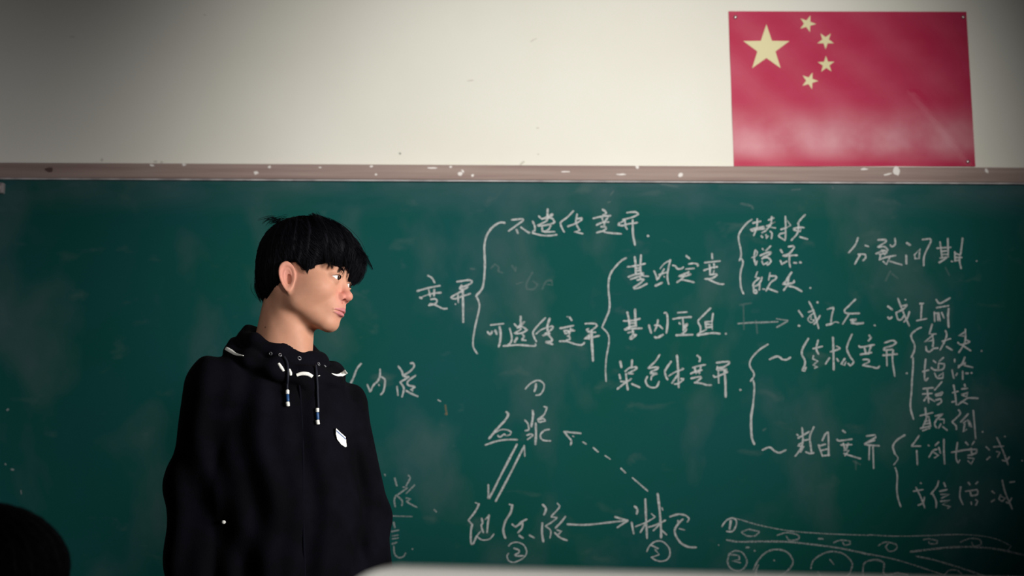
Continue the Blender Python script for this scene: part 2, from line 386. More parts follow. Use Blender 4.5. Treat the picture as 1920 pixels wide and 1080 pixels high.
chalk(W, 'five characters at the lower end of the second brace', [(1110, 640, 8, 'w4.8 425,305 440,385; w5 410,500 425,560; 430,600 520,605 590,560; 600,285 595,400; 500,450 560,400 660,385 670,410 600,450 530,480 620,485; w4 510,490 520,600 535,725; 520,605 450,660 380,715; 600,640 715,690;'
  '1015,200 950,300 840,405 930,390 990,385 985,410 900,450 870,480 940,480 980,480 900,520 885,575; 830,530 805,590 830,660 900,695 970,680 1005,605;'
  'w4 1185,305 1120,400 1095,450 1105,520 1135,575; w2.6 1150,520 1250,460 1380,415 1350,400; w4.2 1275,215 1290,400 1300,690; 1280,510 1200,625; 1240,640 1300,630 1380,565 1330,560;'
  'w4 1580,215 1620,250 1610,300; 1510,395 1600,370 1700,350; 1540,400 1560,480; 1630,380 1610,480; 1480,485 1560,450 1650,430; 1560,460 1620,460; 1490,555 1620,530 1640,550 1560,610; 1540,620 1640,630 1720,655 1790,655'),
  (1280, 640, 8, '510,320 680,305 700,330 620,380 530,400 510,420 560,430 660,420; 520,380 520,430; 620,390 560,420; 535,430 540,625; 460,515 500,535 650,470 680,460 640,440; w4.6 625,430 640,600 645,830; w4.5 865,728 872,730')])
chalk(W, 'first line beside the top right brace', [(1370, 390, 8, '335,225 450,200; 400,165 390,290 345,415; 300,325 390,300 500,280; 310,330 330,345 420,320 510,310; 570,180 650,150; 615,135 600,250 540,320; 540,270 670,210 560,280 670,300; 470,370 530,340; w4.5 460,420 475,440; 530,400 540,460 560,420; 590,350 620,380 610,460;'
  '820,125 825,300 820,490 720,425 740,390 820,370; 755,320 830,300; w2 900,260 850,190; w2 830,300 900,260; 1115,105 1050,170 1005,235 1020,250; 945,310 1030,290 1100,295; 950,330 1050,350 1050,310; 1020,270 1000,380 910,485; w4 1040,435 1150,465')], w=3.4)
chalk(W, 'second line beside the top right brace', [(1370, 390, 8, '370,630 350,740 375,860 395,800; w2 370,630 400,660 380,720 315,745; 475,610 490,630; 600,570 530,640; 440,715 540,670 600,660 590,690 480,740 560,740; 470,760 540,740 590,770 600,810 550,860 540,830; 470,800 490,850 560,810;'
  'w4 750,630 775,670; 870,580 940,570 950,600 880,680 780,720 850,720 930,710 1000,710; 920,640 870,700; 880,720 880,820 895,890; w4 745,790 770,845; w4 790,830 840,800; w4 950,820 990,825; w4.5 1040,815 1055,818')], w=3.4)
chalk(W, 'third line beside the top right brace', [(1370, 440, 8, '400,560 370,640 430,650; 430,650 350,720 330,770 400,760 450,700 470,640; 345,790 350,870 390,880 390,840 360,830; 440,700 430,830; w3 480,815 510,820; 590,575 570,680; 590,620 680,620 680,660 600,720 530,845; 570,810 700,860;'
  'w4 915,565 860,640 830,700 785,740 850,740 940,720 950,690; 880,620 850,750 795,835; w4 870,770 960,790 1065,850; w4 1192,800 1198,800')], w=3.4)
chalk('chalk_brace', None, [(1370, 390, 8, '315,175 230,240 130,380 120,480 150,620 155,720 130,790'), (1370, 440, 8, '160,360 185,420 150,560 145,700 160,810 195,890')], w=3.2)
chalk(W, 'four characters furthest to the upper right', [(1570, 420, Z, '265,175 230,270 145,370; w3.6 360,275 400,290; 270,390 350,390 365,430 330,470; 290,400 225,515;'
  '525,205 620,200 620,230 520,295; 530,300 600,290 640,320; 740,185 745,260 700,295 680,270; 500,380 600,340 640,370 540,390; 570,330 610,400 650,330; 540,460 620,430 750,405; 590,480 630,520 670,440; 680,480 830,525; 555,405 540,460;'
  'w4.2 895,245 935,270; w4 885,405 888,510; 990,395 1000,445 1050,445 1060,320 1000,390; 1095,200 1190,190 1200,230 1120,400 1110,535;'
  '1280,310 1460,300; 1320,230 1345,430; 1420,190 1425,400; 1350,350 1420,345; 1340,390 1420,390; 1320,440 1430,420; 1310,495 1400,440; 1470,480 1480,485; 1510,360 1515,480; 1510,375 1580,400; 1510,430 1600,430; 1510,470 1580,465; 1610,185 1590,350 1570,460 1590,570; 1788,475 1794,477')], w=3.4)
chalk('chalk_arrow', 'long horizontal arrow pointing right', [(1320, 560, 8, 'w3 510,375 700,360 900,355 1110,345; w1.8 1085,300 1170,315 1255,325; 1255,328 1240,345 1170,385 1090,430')], 'f', w=3.2)
chalk(W, 'three characters right of the horizontal arrow', [(1440, 550, 8, 'w4 460,260 520,350; w4.5 460,485 475,490; 615,125 680,260 760,525; 610,280 690,255; w2.2 690,290 620,350 600,400 650,440 700,400 640,390 650,350; 780,335 740,400 690,465; w4 740,135 748,138; w2.4 890,240 930,225; 930,225 990,215 960,320 945,430; w4.4 880,475 960,455; w2.2 960,455 1010,430 1060,440; 1310,90 1200,200 1150,250 1180,300 1370,300; 1210,320 1120,460; w4.2 1240,400 1330,390 1270,420 1250,440 1330,455 1430,445; w4 1600,480 1606,484')], w=3.4)
chalk(W, 'three characters ending the row of the horizontal arrow', [(1630, 550, 8, 'w4.4 280,195 345,245; w4 280,360 305,380 340,355; 430,80 470,190 520,310 600,490; 490,190 570,170 540,210 490,250 400,290 430,390 480,390 520,330; 600,280 570,370 520,430; 540,95 546,96; 760,155 810,150; 785,155 775,390; 710,410 860,380; 1005,95 1060,150 1210,70; 1010,215 1190,185; 975,280 980,420; 980,300 1040,290 1060,410; 1020,300 1030,410; 1085,290 1120,370; w4 1190,230 1180,350 1190,510')], w=3.5)
chalk('chalk_brace', None, [(1280, 640, 8, '1280,45 1160,120 1050,230 1005,330 1020,400 1065,470 1065,530 1015,600; w3.4 1060,590 1075,680 1065,850 1040,1080'), (1380, 760, Z, 'w4.5 218,0 195,150 195,300 205,420 235,500')], w=3.2)
chalk(W, 'wavy dash and four characters on the structure row', [(1320, 560, 8, 'w3.8 985,910 1100,865 1180,910 1240,915 1300,880'), (1440, 610, Z, 'w3.8 520,170 450,290 435,370 470,440 475,500 440,580 470,590 490,540; 645,190 620,300 650,370; 580,300 700,270; 585,390 575,430 640,460 580,510 640,540 600,550;'
  'w4.2 835,160 840,300 845,570; 805,340 900,310 930,295 880,265; w4 790,420 740,495; w4 885,430 905,460; 1080,115 1030,230 1015,310 1060,410 1100,470 1060,520 1030,490; 985,430 940,500 985,510 1000,470;'
  '1300,130 1325,160 1290,200; 1170,265 1200,280 1365,250; 1240,290 1260,370; 1320,280 1290,370; 1190,375 1330,350; 1225,440 1290,440 1300,470 1220,510; 1220,515 1340,535 1400,550 1435,525;'
  '1500,225 1600,195 1650,220 1600,260 1500,290 1490,320 1600,310; 1480,385 1660,370; 1525,330 1530,520; 1610,320 1600,440 1630,655; 1783,617 1788,619')], w=3.5)
chalk('chalk_brace', None, [(1630, 550, 8, '780,510 700,550 630,620 640,690 680,780 670,870 630,960'), (0, 0, 1, '1712,671 1712,688 1710,713 1709,735 1707,755 1708,770 1713,786')], w=3.4)
chalk(W, 'first line beside the right-hand middle brace', [(1680, 600, 8, '540,70 500,210 600,210; 560,220 430,330 560,300; 545,230 560,330 550,400; 450,400 460,460 510,475 560,430 630,420; 740,160 760,220 730,320 660,450; 690,320 820,280; 760,400 840,450; 1040,140 1040,300 1000,400 940,490; 1030,180 940,240 1020,240; 930,340 980,370 1110,330 1060,300; 1030,400 1120,460; 1283,465 1288,466')], w=3.4)
chalk(W, 'second line beside the right-hand middle brace', [(1680, 600, 8, '445,590 430,750 430,880 450,910 480,870; 400,775 490,750; 560,610 600,640; 710,565 650,620; 530,715 580,750 700,740 730,660 640,650 630,760; 580,800 620,870 700,870 710,790 640,840; 880,590 880,630; 1030,560 1000,640 930,720; 940,690 1050,640 1020,680 1150,710; 840,750 865,870; 900,830 920,800; 1000,770 1000,890; 1050,800 1080,800; 1130,795 1140,797')], w=3.4)
chalk(W, 'third line beside the right-hand middle brace', [(1680, 700, 8, '410,230 560,215; 400,310 540,300; 470,240 490,440; 480,330 420,410; 500,370 580,420; 690,125 580,250; 590,320 700,280 680,320 600,340; 600,400 670,380 680,430 620,470; 865,180 890,330 905,470; 850,290 930,270; 840,430 890,420; 985,235 1070,225; 1030,170 1035,195; 990,320 1080,290 1060,350 990,330; 930,470 1030,400 1090,370 1230,375; 1010,430 1070,460')], w=3.4)
chalk(W, 'fourth line beside the right-hand middle brace', [(1680, 700, 8, '440,520 450,640; 360,635 550,590; 470,640 400,810; 490,650 520,790; 370,825 520,790; 430,720 490,710; 430,760 500,750; 400,860 510,820; 590,640 710,605 620,680 580,760 610,820; 650,690 720,690 720,750; 670,760 640,820; 700,800 770,855; 940,550 960,610 840,730 900,790 905,840; 1080,610 970,730; 1010,740 1080,700 1100,790; 1030,760 1010,880 1060,840; 1100,720 1130,800; 1160,560 1180,800 1195,980; 1298,878 1303,880')], w=3.4)
chalk('chalk_brace', None, [(1640, 800, Z, '385,110 290,170 235,250 260,350; w2 260,350 300,410 245,490; w3 265,530 290,620 285,800 300,920 335,1030')], w=3.8)
chalk(W, 'upper line beside the lowest brace', [(1640, 800, Z, '570,115 520,190 470,250 590,250; 540,310 550,490; 690,240 700,245; 820,200 780,240; 700,390 750,310 800,290; 760,330 820,370 770,400; 825,270 845,340; 890,165 890,320 900,480; 1065,205 1045,380 1070,470 1095,430; 990,330 1160,300 1240,290; 1170,200 1200,235; 1280,190 1250,235; 1200,300 1310,290 1300,340 1200,370; 1240,280 1250,370; 1200,400 1280,410 1240,480 1200,440; 1435,260 1475,300; 1480,390 1440,425; 1570,140 1640,290 1715,490; 1530,260 1660,250; 1570,320 1610,330 1580,390; 1730,390 1690,440 1640,430; 1670,125 1680,130; 1895,435 1900,440')], w=3.3)
chalk(W, 'lower line beside the lowest brace', [(1640, 800, Z, '530,780 590,900 645,1045; 500,830 620,810; 590,725 600,730; 640,910 620,980 560,1010; 820,700 800,770 725,865; 750,870 790,960 790,1040; 890,725 910,770; 840,830 930,810; 850,870 960,870 860,920; 850,960 970,945 870,1000 980,1030 940,1050; 1105,775 1095,900 1135,1000; 1205,720 1225,745; 1325,710 1300,735; 1170,830 1320,810 1320,870 1240,890 1230,840; 1240,970 1245,1000; 1300,940 1320,960 1300,1010; 1510,830 1540,855; 1540,940 1500,965; 1640,690 1680,850 1770,1060; 1620,880 1600,930 1640,960 1680,920 1630,900; 1760,920 1720,980 1690,970; 1740,715 1800,705')], w=3.3)
chalk(W, 'wavy dash and four characters on the number row', [(1380, 760, Z, 'w3.6 340,575 430,540 500,590 560,610 640,575; 850,290 860,450 830,560 760,655; 785,375 800,390; 800,420 940,340; 810,500 860,480; 1000,280 950,400 960,520 970,600; 870,450 930,440; 800,520 870,530 830,600; 900,600 950,620 1000,610;'
  '1060,510 1110,650; 1110,450 1150,370 1185,345 1190,480 1190,650; 1080,520 1150,500; 1100,580 1180,560; 1110,650 1200,640; w4 1375,325 1405,350; 1300,440 1330,455 1490,435; 1350,510 1490,505; 1380,490 1400,560; 1440,490 1420,560; 1390,580 1450,580 1400,650; 1390,620 1480,650 1600,685; 1680,395 1790,380 1800,410 1650,500 1700,510 1840,520; 1780,450 1700,480; 1715,520 1710,700; 1760,530 1770,810')], w=3.5)
chalk(W, 'characters partly behind the shoulder of the boy', [(650, 660, 8, '215,175 150,260 100,390 60,470; 310,490 355,600 400,500 470,430 500,340 500,260; 510,370 570,410 570,510 545,600 510,640; w2.5 480,490 490,505; 775,215 830,290 850,360 940,370 800,455 855,530 850,600 830,670; 960,170 1000,165 1010,220 950,290 860,345; 755,520 770,650; 1030,355 940,420 910,460 930,500 1030,520 960,570 990,580; 895,580 960,620 1065,665; w2.6 1370,720 1410,740')], w=3.5)
chalk('chalk_numeral', 'circled one above the cycle', [(870, 700, 8, '920,235 1000,150 1110,105 1190,150 1200,220 1150,310 1080,330; w4.2 1078,160 1075,210 1055,270')], w=2.8)
chalk(W, 'two underlined characters at the top of the cycle', [(870, 700, 8, 'w4.5 635,580 670,610 620,700 500,830 400,950 375,980; w2.6 460,890 560,845 650,850 710,880 690,920 640,935; 510,935 540,955 600,915 620,930; 320,1075 480,1020 640,995 800,995; w4.2 1030,560 1035,640 1010,800; 910,700 960,760 975,850 920,860; 1200,500 1245,510 1200,620 1105,690 1130,730 1220,715 1190,680 1110,700; w4.2 1075,750 1080,900 1070,1065; 945,930 1000,910 1040,930 950,995; 1280,840 1200,860 1145,930 1180,1000 1300,1015')], w=3.2)
chalk('chalk_arrow', 'dashed arrow pointing up left', [(870, 700, 8, 'w3.4 1750,900 1600,885 1500,875; w3.4 1500,875 1570,960 1610,1010 1600,1075; w2 1630,940 1650,950'), (880, 790, 5.05, '1075,195 1105,215; 1175,250 1220,290; w2.2 1285,325 1335,358; 1435,445 1480,488; 1545,535 1620,600 1690,660')], w=2.8)
chalk('chalk_arrow', 'pair of opposed slanting arrows', [(880, 790, 5.05, '450,220 320,470 190,730; w3 180,600 180,690 175,735 200,690; 250,755 380,510 515,240; w3 520,230 525,330')], w=3.9)
chalk(W, 'three characters low on the left of the cycle', [(860, 930, 8, 'w2 250,100 305,120; 305,120 250,230 145,365; 145,365 205,430; w4 205,430 185,520 185,700 220,715 270,600; w2.5 270,600 330,530; w2.6 270,600 330,650 400,660 470,640 530,570; 345,340 360,400 340,450 370,550; 455,290 440,400 425,550; w2.5 400,350 450,300;'
  'w2.6 760,125 805,140; w4.2 805,140 780,250 700,380 670,520 700,630; 805,425 860,460 940,390 1020,350; 870,450 960,400 950,480 890,550; w4 910,595 965,630; w4 1065,590 1130,625; w4 1260,130 1310,190 1280,280; w2.8 1480,110 1520,150 1480,210 1380,310 1480,325 1400,390 1300,450 1380,520 1370,630; w4.2 1255,410 1250,550 1270,685; 1600,310 1530,400 1450,480; 1480,510 1540,530 1500,570; 1440,550 1530,630 1630,665')], w=3.6)
chalk('chalk_numeral', 'circled two below the cycle', [(860, 930, 8, '750,750 800,705 890,695 980,740 1020,840 980,920 900,970 820,995 750,970 725,900 750,860; w3 830,785 900,810 900,850 840,885 880,900 970,895')], w=2.3)
chalk('chalk_arrow', 'short horizontal arrow at the bottom', [(880, 790, 5.05, '930,975 1100,980 1300,960 1480,940; 1380,905 1500,940; 1500,940 1400,1005')], w=3.6)
chalk(W, 'two characters low on the right of the cycle', [(1080, 920, 8, 'w4.2 880,235 920,280 910,350; w4 835,480 865,645; w4 1040,130 1050,400 1065,715; w2.4 890,540 1060,470 1190,395 1130,345; 1040,500 965,625; 1090,545 1180,520 1340,445; w4.6 1225,50 1255,300 1275,600 1275,705; 1290,260 1300,290; 1250,510 1160,600; 1290,600 1360,660; 1410,390 1530,355 1640,370 1700,420 1670,470; w4 1600,430 1530,500 1480,600 1510,700 1580,790 1690,845 1805,850; 1530,450 1530,490; w2 1550,570 1630,590')], w=3.3)
chalk('chalk_numeral', 'circled three below the cycle', [(1080, 920, 8, '1060,915 1110,820 1200,760 1300,765 1390,850 1410,950 1370,1030 1280,1060 1190,1040 1130,1000; w2.8 1130,820 1240,870 1180,880 1250,960 1130,1000')], w=2.6)
chalk(W, 'characters beside the lower arm of the boy', [(680, 880, 5.4, 'w3.6 325,90 345,165; 460,60 480,90 440,165; 410,180 455,185 345,265 400,320 395,370; 340,260 320,310 330,380; 525,160 440,245; 440,290 490,300 440,325 500,360 550,385; w2 285,472 500,478; w3.4 315,540 325,590; 295,630 365,615; w2.2 300,675 360,665; w2.2 300,705 360,695; w3.4 300,755 345,740; 315,780 325,860 370,895 415,880 435,845; 503,807 507,809; w3.6 725,410 745,428; 222,50 228,65')], 'f', w=2.8)
chalk('chalk_numeral', 'circled one of the drawing', [(1340, 960, 6.62, 'w3 90,180 140,110 210,75 265,100 265,170 220,240 150,240; w5 200,110 185,210')])
chalk('chalk_drawing', 'curved outline with small ovals', [(1340, 960, 6.62, 'w2.2 210,75 300,90 500,150 700,195 900,230 1150,255 1500,275 1920,290; w3.4 150,345 300,370 600,365 900,370 1100,390 1500,440 1800,500 1920,530; 430,215 560,245 500,295 400,295 330,250 430,210; 775,290 900,255 1040,290 1040,340 930,350 890,300; w4 1290,330 1345,335; 1480,380 1560,350 1680,360 1680,400 1610,410 1590,370; 48,410 52,411; w4 395,440 425,440; w4 497,480 502,481'),
  (1630, 950, 6.62, 'w2.2 0,350 300,365 700,360 1100,345 1400,365 1600,410 1760,490 1720,540; w2.6 0,590 300,650 600,740 930,850; 110,485 200,440 330,470 330,530 250,555 200,500 240,450; 670,410 740,400 840,420 840,460 750,460 740,430; 1130,440 1250,395 1370,410 1390,470 1300,490 1270,440; w4 510,560 800,525 1000,505 1300,500 1600,530 1920,600; w3.4 580,615 800,660 1100,750 1430,860; 940,840 990,790 1090,790 1150,840')], 'f', w=2.8)
chalk('chalk_numeral', 'circled two of the drawing', [(1340, 960, 6.62, '180,520 260,480 350,510 400,610 370,690 290,735 200,700 160,620 180,520; w3 190,530 290,540 310,590 220,605 320,630')], 'f', w=3)
chalk('chalk_drawing', 'row of open circles under the outline', [(1340, 960, 6.62, 'w3.4 480,720 540,600 640,500 770,465 900,500 970,600 950,680 880,750 820,794 700,860 560,850 510,760 540,660; w4 736,600 741,602; 1195,700 1220,610 1320,530 1450,490 1600,520 1700,620 1700,700 1650,794 1500,860 1350,840 1280,740; w2.4 1430,590 1480,650; 1920,600 1850,650 1840,794'), (1630, 950, 6.62, 'w3.6 0,670 80,660 180,700 175,820 230,850 350,825 480,850')], 'f', w=3)
# half wiped marks
chalk('chalk_smudge', 'faint half wiped marks', [(820, 440, Z, 'w2.4 1015,635 1100,610; 1220,490 1150,620 1150,700 1240,700 1290,640 1230,600; 1350,700 1400,600 1470,590 1480,650 1420,640; 690,430 740,380 790,420 780,470 840,490; 960,400 1010,470 1010,420; 430,440 480,440'),
  (1320, 560, 8, '590,100 600,460; w4 540,95 710,65; 780,330 800,520'), (1380, 760, Z, '350,320 380,300; 1510,720 1600,760; 1540,720 1540,830'), (1570, 420, Z, '680,610 620,730; 700,640 780,700; 1390,560 1440,660'), (0, 0, 1, '1145,366 1150,358; 1140,380 1144,378; w5 1390,382 1408,386 1412,392; w4 1485,356 1500,355; w3 1561,350 1562,354; w5 1240,345 1270,350')], 'x', w=4)
chalk('chalk_smudge', 'small orange brown smear', [(650, 660, 8, '1480,800 1500,930; 1480,930 1500,935')], 'o', w=4)
chalk('chalk_smudge', 'loose chalk specks at the far left', [(0, 720, 3.856, 'w4.5 52,188 60,183; w4 39,580 42,581; w4.5 82,617 97,621; w2.4 152,770 154,795')], 'f', w=4)
# ============================================================ flag poster on the wall
m_flag = mat('flag_red', (0.62, 0.025, 0.085), 0.45, 0.2)
mx, mp = noise_mix(m_flag, (0.46, 0.012, 0.066), (0.50, 0.034, 0.098), 6, 7, 0.35, 0.8, stretch=(1, 1, 1.6))
N, L, b = nodes(m_flag)
# pale reflection haze painted into the colour of the sheet's lower part
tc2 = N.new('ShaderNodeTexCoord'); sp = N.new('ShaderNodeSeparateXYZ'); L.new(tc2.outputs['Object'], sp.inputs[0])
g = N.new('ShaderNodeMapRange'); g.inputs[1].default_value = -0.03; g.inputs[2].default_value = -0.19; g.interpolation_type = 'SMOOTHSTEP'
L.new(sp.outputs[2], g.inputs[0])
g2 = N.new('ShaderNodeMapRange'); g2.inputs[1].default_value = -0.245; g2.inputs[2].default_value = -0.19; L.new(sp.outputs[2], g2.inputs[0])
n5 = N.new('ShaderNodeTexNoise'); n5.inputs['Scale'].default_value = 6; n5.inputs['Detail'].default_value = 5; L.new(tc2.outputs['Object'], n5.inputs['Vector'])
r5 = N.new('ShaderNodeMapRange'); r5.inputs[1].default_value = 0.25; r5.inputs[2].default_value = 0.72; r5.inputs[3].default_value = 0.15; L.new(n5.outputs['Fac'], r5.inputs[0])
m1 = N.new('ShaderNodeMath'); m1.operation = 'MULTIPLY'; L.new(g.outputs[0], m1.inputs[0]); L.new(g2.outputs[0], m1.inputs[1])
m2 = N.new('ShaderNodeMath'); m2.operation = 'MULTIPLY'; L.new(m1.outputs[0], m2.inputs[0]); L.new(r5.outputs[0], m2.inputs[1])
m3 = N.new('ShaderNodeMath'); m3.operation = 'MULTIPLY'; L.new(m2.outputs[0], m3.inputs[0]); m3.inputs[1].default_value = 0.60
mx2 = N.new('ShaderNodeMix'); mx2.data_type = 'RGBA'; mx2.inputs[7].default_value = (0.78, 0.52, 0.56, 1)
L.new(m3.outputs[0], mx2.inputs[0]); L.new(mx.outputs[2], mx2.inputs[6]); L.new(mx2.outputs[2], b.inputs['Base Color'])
m_star = mat('star_yellow', (0.72, 0.66, 0.38), 0.5, 0.3)
m_pin = mat('pin_metal', (0.45, 0.38, 0.38), 0.3, 0.5, 0.8)

FC = [(1366, 21), (1812, 22), (1829, 312), (1376, 311.5)]
fcen = P(1596, 166, WY)
def flag_px(u, v):
    a, b_, c, d = FC
    return ((a[0] * (1 - u) + b_[0] * u) * (1 - v) + (d[0] * (1 - u) + c[0] * u) * v, (a[1] * (1 - u) + b_[1] * u) * (1 - v) + (d[1] * (1 - u) + c[1] * u) * v)
def wave(u, v):                     # the sheet is a little wrinkled between its pins
    return 0.0030 + 0.0016 * math.sin(u * 9 + v * 5) * math.sin(v * 7 + 1) + 0.0008 * math.sin(u * 23 - v * 17) + 0.0015 * max(0, 1 - abs((u - .86) * 2.1 - (v - .72)) * 14) * (v > .5)
nu, nv = 60, 40
V, F = [], []
for back in (0, 1):
    for j in range(nv + 1):
        for i in range(nu + 1):
            u, v = i / nu, j / nv
            x, y = flag_px(u, v)
            V.append(P(x, y, WY - wave(u, v) - (0 if back else 0.0006)) - fcen)
K = (nu + 1) * (nv + 1)
for j in range(nv):
    for i in range(nu):
        a = j * (nu + 1) + i
        F.append((a, a + nu + 1, a + nu + 2, a + 1)); F.append((K + a, K + a + 1, K + a + nu + 2, K + a + nu + 1))
edge = [i for i in range(nu + 1)] + [j * (nu + 1) + nu for j in range(1, nv + 1)] + [nv * (nu + 1) + i for i in range(nu - 1, -1, -1)] + [j * (nu + 1) for j in range(nv - 1, 0, -1)]
for k in range(len(edge)):
    a, c = edge[k], edge[(k + 1) % len(edge)]; F.append((a, c, c + K, a + K))
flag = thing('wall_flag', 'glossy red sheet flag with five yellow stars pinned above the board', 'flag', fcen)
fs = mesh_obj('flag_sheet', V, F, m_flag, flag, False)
def star(cx, cy, R, rot):
    front, bk = [], []
    pts = [(cx, cy)]
    for k in range(10):
        a = rot + PI * k / 5; r = R if k % 2 == 0 else R * 0.392
        pts.append((cx + r * math.sin(a), cy - r * math.cos(a)))
    # subdivide each edge so the star follows the wrinkled sheet
    Vs, Fs = [], []
    def put(x, y, off):
        u = (x - 1370) / 450; v = (y - 22) / 290
        Vs.append(P(x, y, WY - wave(u, v) - 0.0006 - off) - fcen); return len(Vs) - 1
    for k in range(10):
        a, c = pts[1 + k], pts[1 + (k + 1) % 10]
        rows = []
        for i in range(5):
            t = i / 4
            rows.append([put(cx + (a[0] * (1 - s) + c[0] * s - cx) * t, cy + (a[1] * (1 - s) + c[1] * s - cy) * t, 0.0007) for s in [j / max(1, i) for j in range(i + 1)]])
        for i in range(4):
            A, B = rows[i], rows[i + 1]
            for j in range(len(A)):
                Fs.append((A[j], B[j], B[j + 1]))
                if j + 1 < len(A): Fs.append((A[j], B[j + 1], A[j + 1]))
        b0, b1 = put(a[0], a[1], 0), put(c[0], c[1], 0)
        o4 = rows[4]; Fs.append((o4[0], b0, b1, o4[-1]))
    o = mesh_obj('star', Vs, Fs, m_star, flag)
    return o
star(1437, 91, 45.5, 0.0)['label'] = 'large yellow star'
for cx, cy, R, rot in [(1514, 44.5, 16.5, .34), (1548, 76, 16.5, PI), (1549, 121, 16.5, -.03), (1518, 151.5, 16.5, .34)]:
    star(cx, cy, R, rot)
for (x, y, wl) in [(1379, 32, 'upper left'), (1806, 32, 'upper right'), (1815, 303, 'lower right')]:
    bm = bmesh.new()
    bmesh.ops.create_uvsphere(bm, u_segments=14, v_segments=8, radius=0.0062)
    bmesh.ops.scale(bm, vec=(1, 0.55, 1), verts=bm.verts)
    c = P(x, y, WY - 0.0065)
    o = bm_obj('thumbtack', bm, m_pin, None, True); o.location = c
    tag(o, 'small round metal thumbtack in the %s corner of the red flag' % wl, 'thumbtack', 'thumbtacks holding the flag')

# ============================================================ white lectern in the foreground, out of focus
m_white = mat('lectern_white', (0.76, 0.75, 0.71), 0.5, 0.3)
noise_mix(m_white, (0.72, 0.71, 0.67), (0.80, 0.79, 0.75), 4)
m_steel = mat('lectern_grey', (0.25, 0.26, 0.27), 0.45, 0.4)
LD = 0.84                                     # distance of the far left corner
ca = P(664, 1060, LD)
yaw = math.radians(-10)
lx = Vector((math.cos(yaw), math.sin(yaw), 0)); ly = Vector((-math.sin(yaw), math.cos(yaw), 0))
ztop = P(760, 1057, LD).z
lw, ld, lh = 0.62, 0.34, ztop
cen = Vector((ca.x, LD, 0)) + lx * lw / 2 - ly * 0.02
lect = thing('lectern', 'white lectern with a rounded upper corner, blurred along the bottom edge', 'lectern', (cen.x, cen.y, 0))
lect.rotation_euler = (0, 0, yaw)
def rounded_panel(w_, h0, h1, th, r, n=8):
    """upright panel, rounded upper corners"""
    o = [(-w_ / 2, h0), (w_ / 2, h0)]
    for k in range(n + 1): a = PI / 2 * k / n; o.append((w_ / 2 - r + r * math.cos(a), h1 - r + r * math.sin(a)))
    for k in range(n + 1): a = PI / 2 + PI / 2 * k / n; o.append((-w_ / 2 + r + r * math.cos(a), h1 - r + r * math.sin(a)))
    bm = bmesh.new(); f = [bm.verts.new((x, -th / 2, z)) for x, z in o]; b_ = [bm.verts.new((x, th / 2, z)) for x, z in o]
    bm.faces.new(f); bm.faces.new(list(reversed(b_)))
    for k in range(len(o)): bm.faces.new((f[k], b_[k], b_[(k + 1) % len(o)], f[(k + 1) % len(o)]))
    bmesh.ops.bevel(bm, geom=[e for e in bm.edges if abs(e.verts[0].co.y - e.verts[1].co.y) < 1e-6], offset=0.004, segments=2, affect='EDGES')
    return bm
bm_obj('front_panel', rounded_panel(lw, 0.95, lh, 0.035, 0.03), m_white, lect, True)
for sx in (-1, 1):
    bm = bmesh.new(); box(bm, (sx * (lw / 2 - 0.03), -0.16, 0.52), (0.03, 0.30, 0.96), 0.004); bm_obj('side_panel', bm, m_white, lect)
bm = bmesh.new(); box(bm, (0, -0.17, 1.0), (lw - 0.02, 0.33, 0.025), 0.004); bm_obj('worktop', bm, m_white, lect)
bm = bmesh.new(); box(bm, (0, -0.015, 0.52), (lw - 0.03, 0.022, 0.94), 0.004); bm_obj('back_panel', bm, m_white, lect)
bm = bmesh.new(); box(bm, (0, -0.16, 0.02), (lw, 0.34, 0.04), 0.004); bm_obj('base', bm, m_steel, lect)
# ============================================================ sculpting tools: signed distance fields turned into meshes
f32 = np.float32
def A3(v): return np.array([v[0], v[1], v[2]], f32)
def sd_ell(p, c, r):
    q = (p - A3(c)) / A3(r)
    k0 = np.sqrt((q * q).sum(-1)) + 1e-9
    q2 = q / A3(r); k1 = np.sqrt((q2 * q2).sum(-1)) + 1e-9
    return k0 * (k0 - 1) / k1
def sd_cap(p, a, b, ra, rb=None):
    if rb is None: rb = ra
    a, b = A3(a), A3(b); ab = b - a
    t = np.clip(((p - a) @ ab) / (ab @ ab), 0, 1)
    d = p - a - t[..., None] * ab
    return np.sqrt((d * d).sum(-1)) - (ra + (rb - ra) * t)
def smin(a, b, k):
    h = np.clip(0.5 + 0.5 * (b - a) / k, 0, 1); return b + (a - b) * h - k * h * (1 - h)
def smax(a, b, k): return -smin(-a, -b, k)

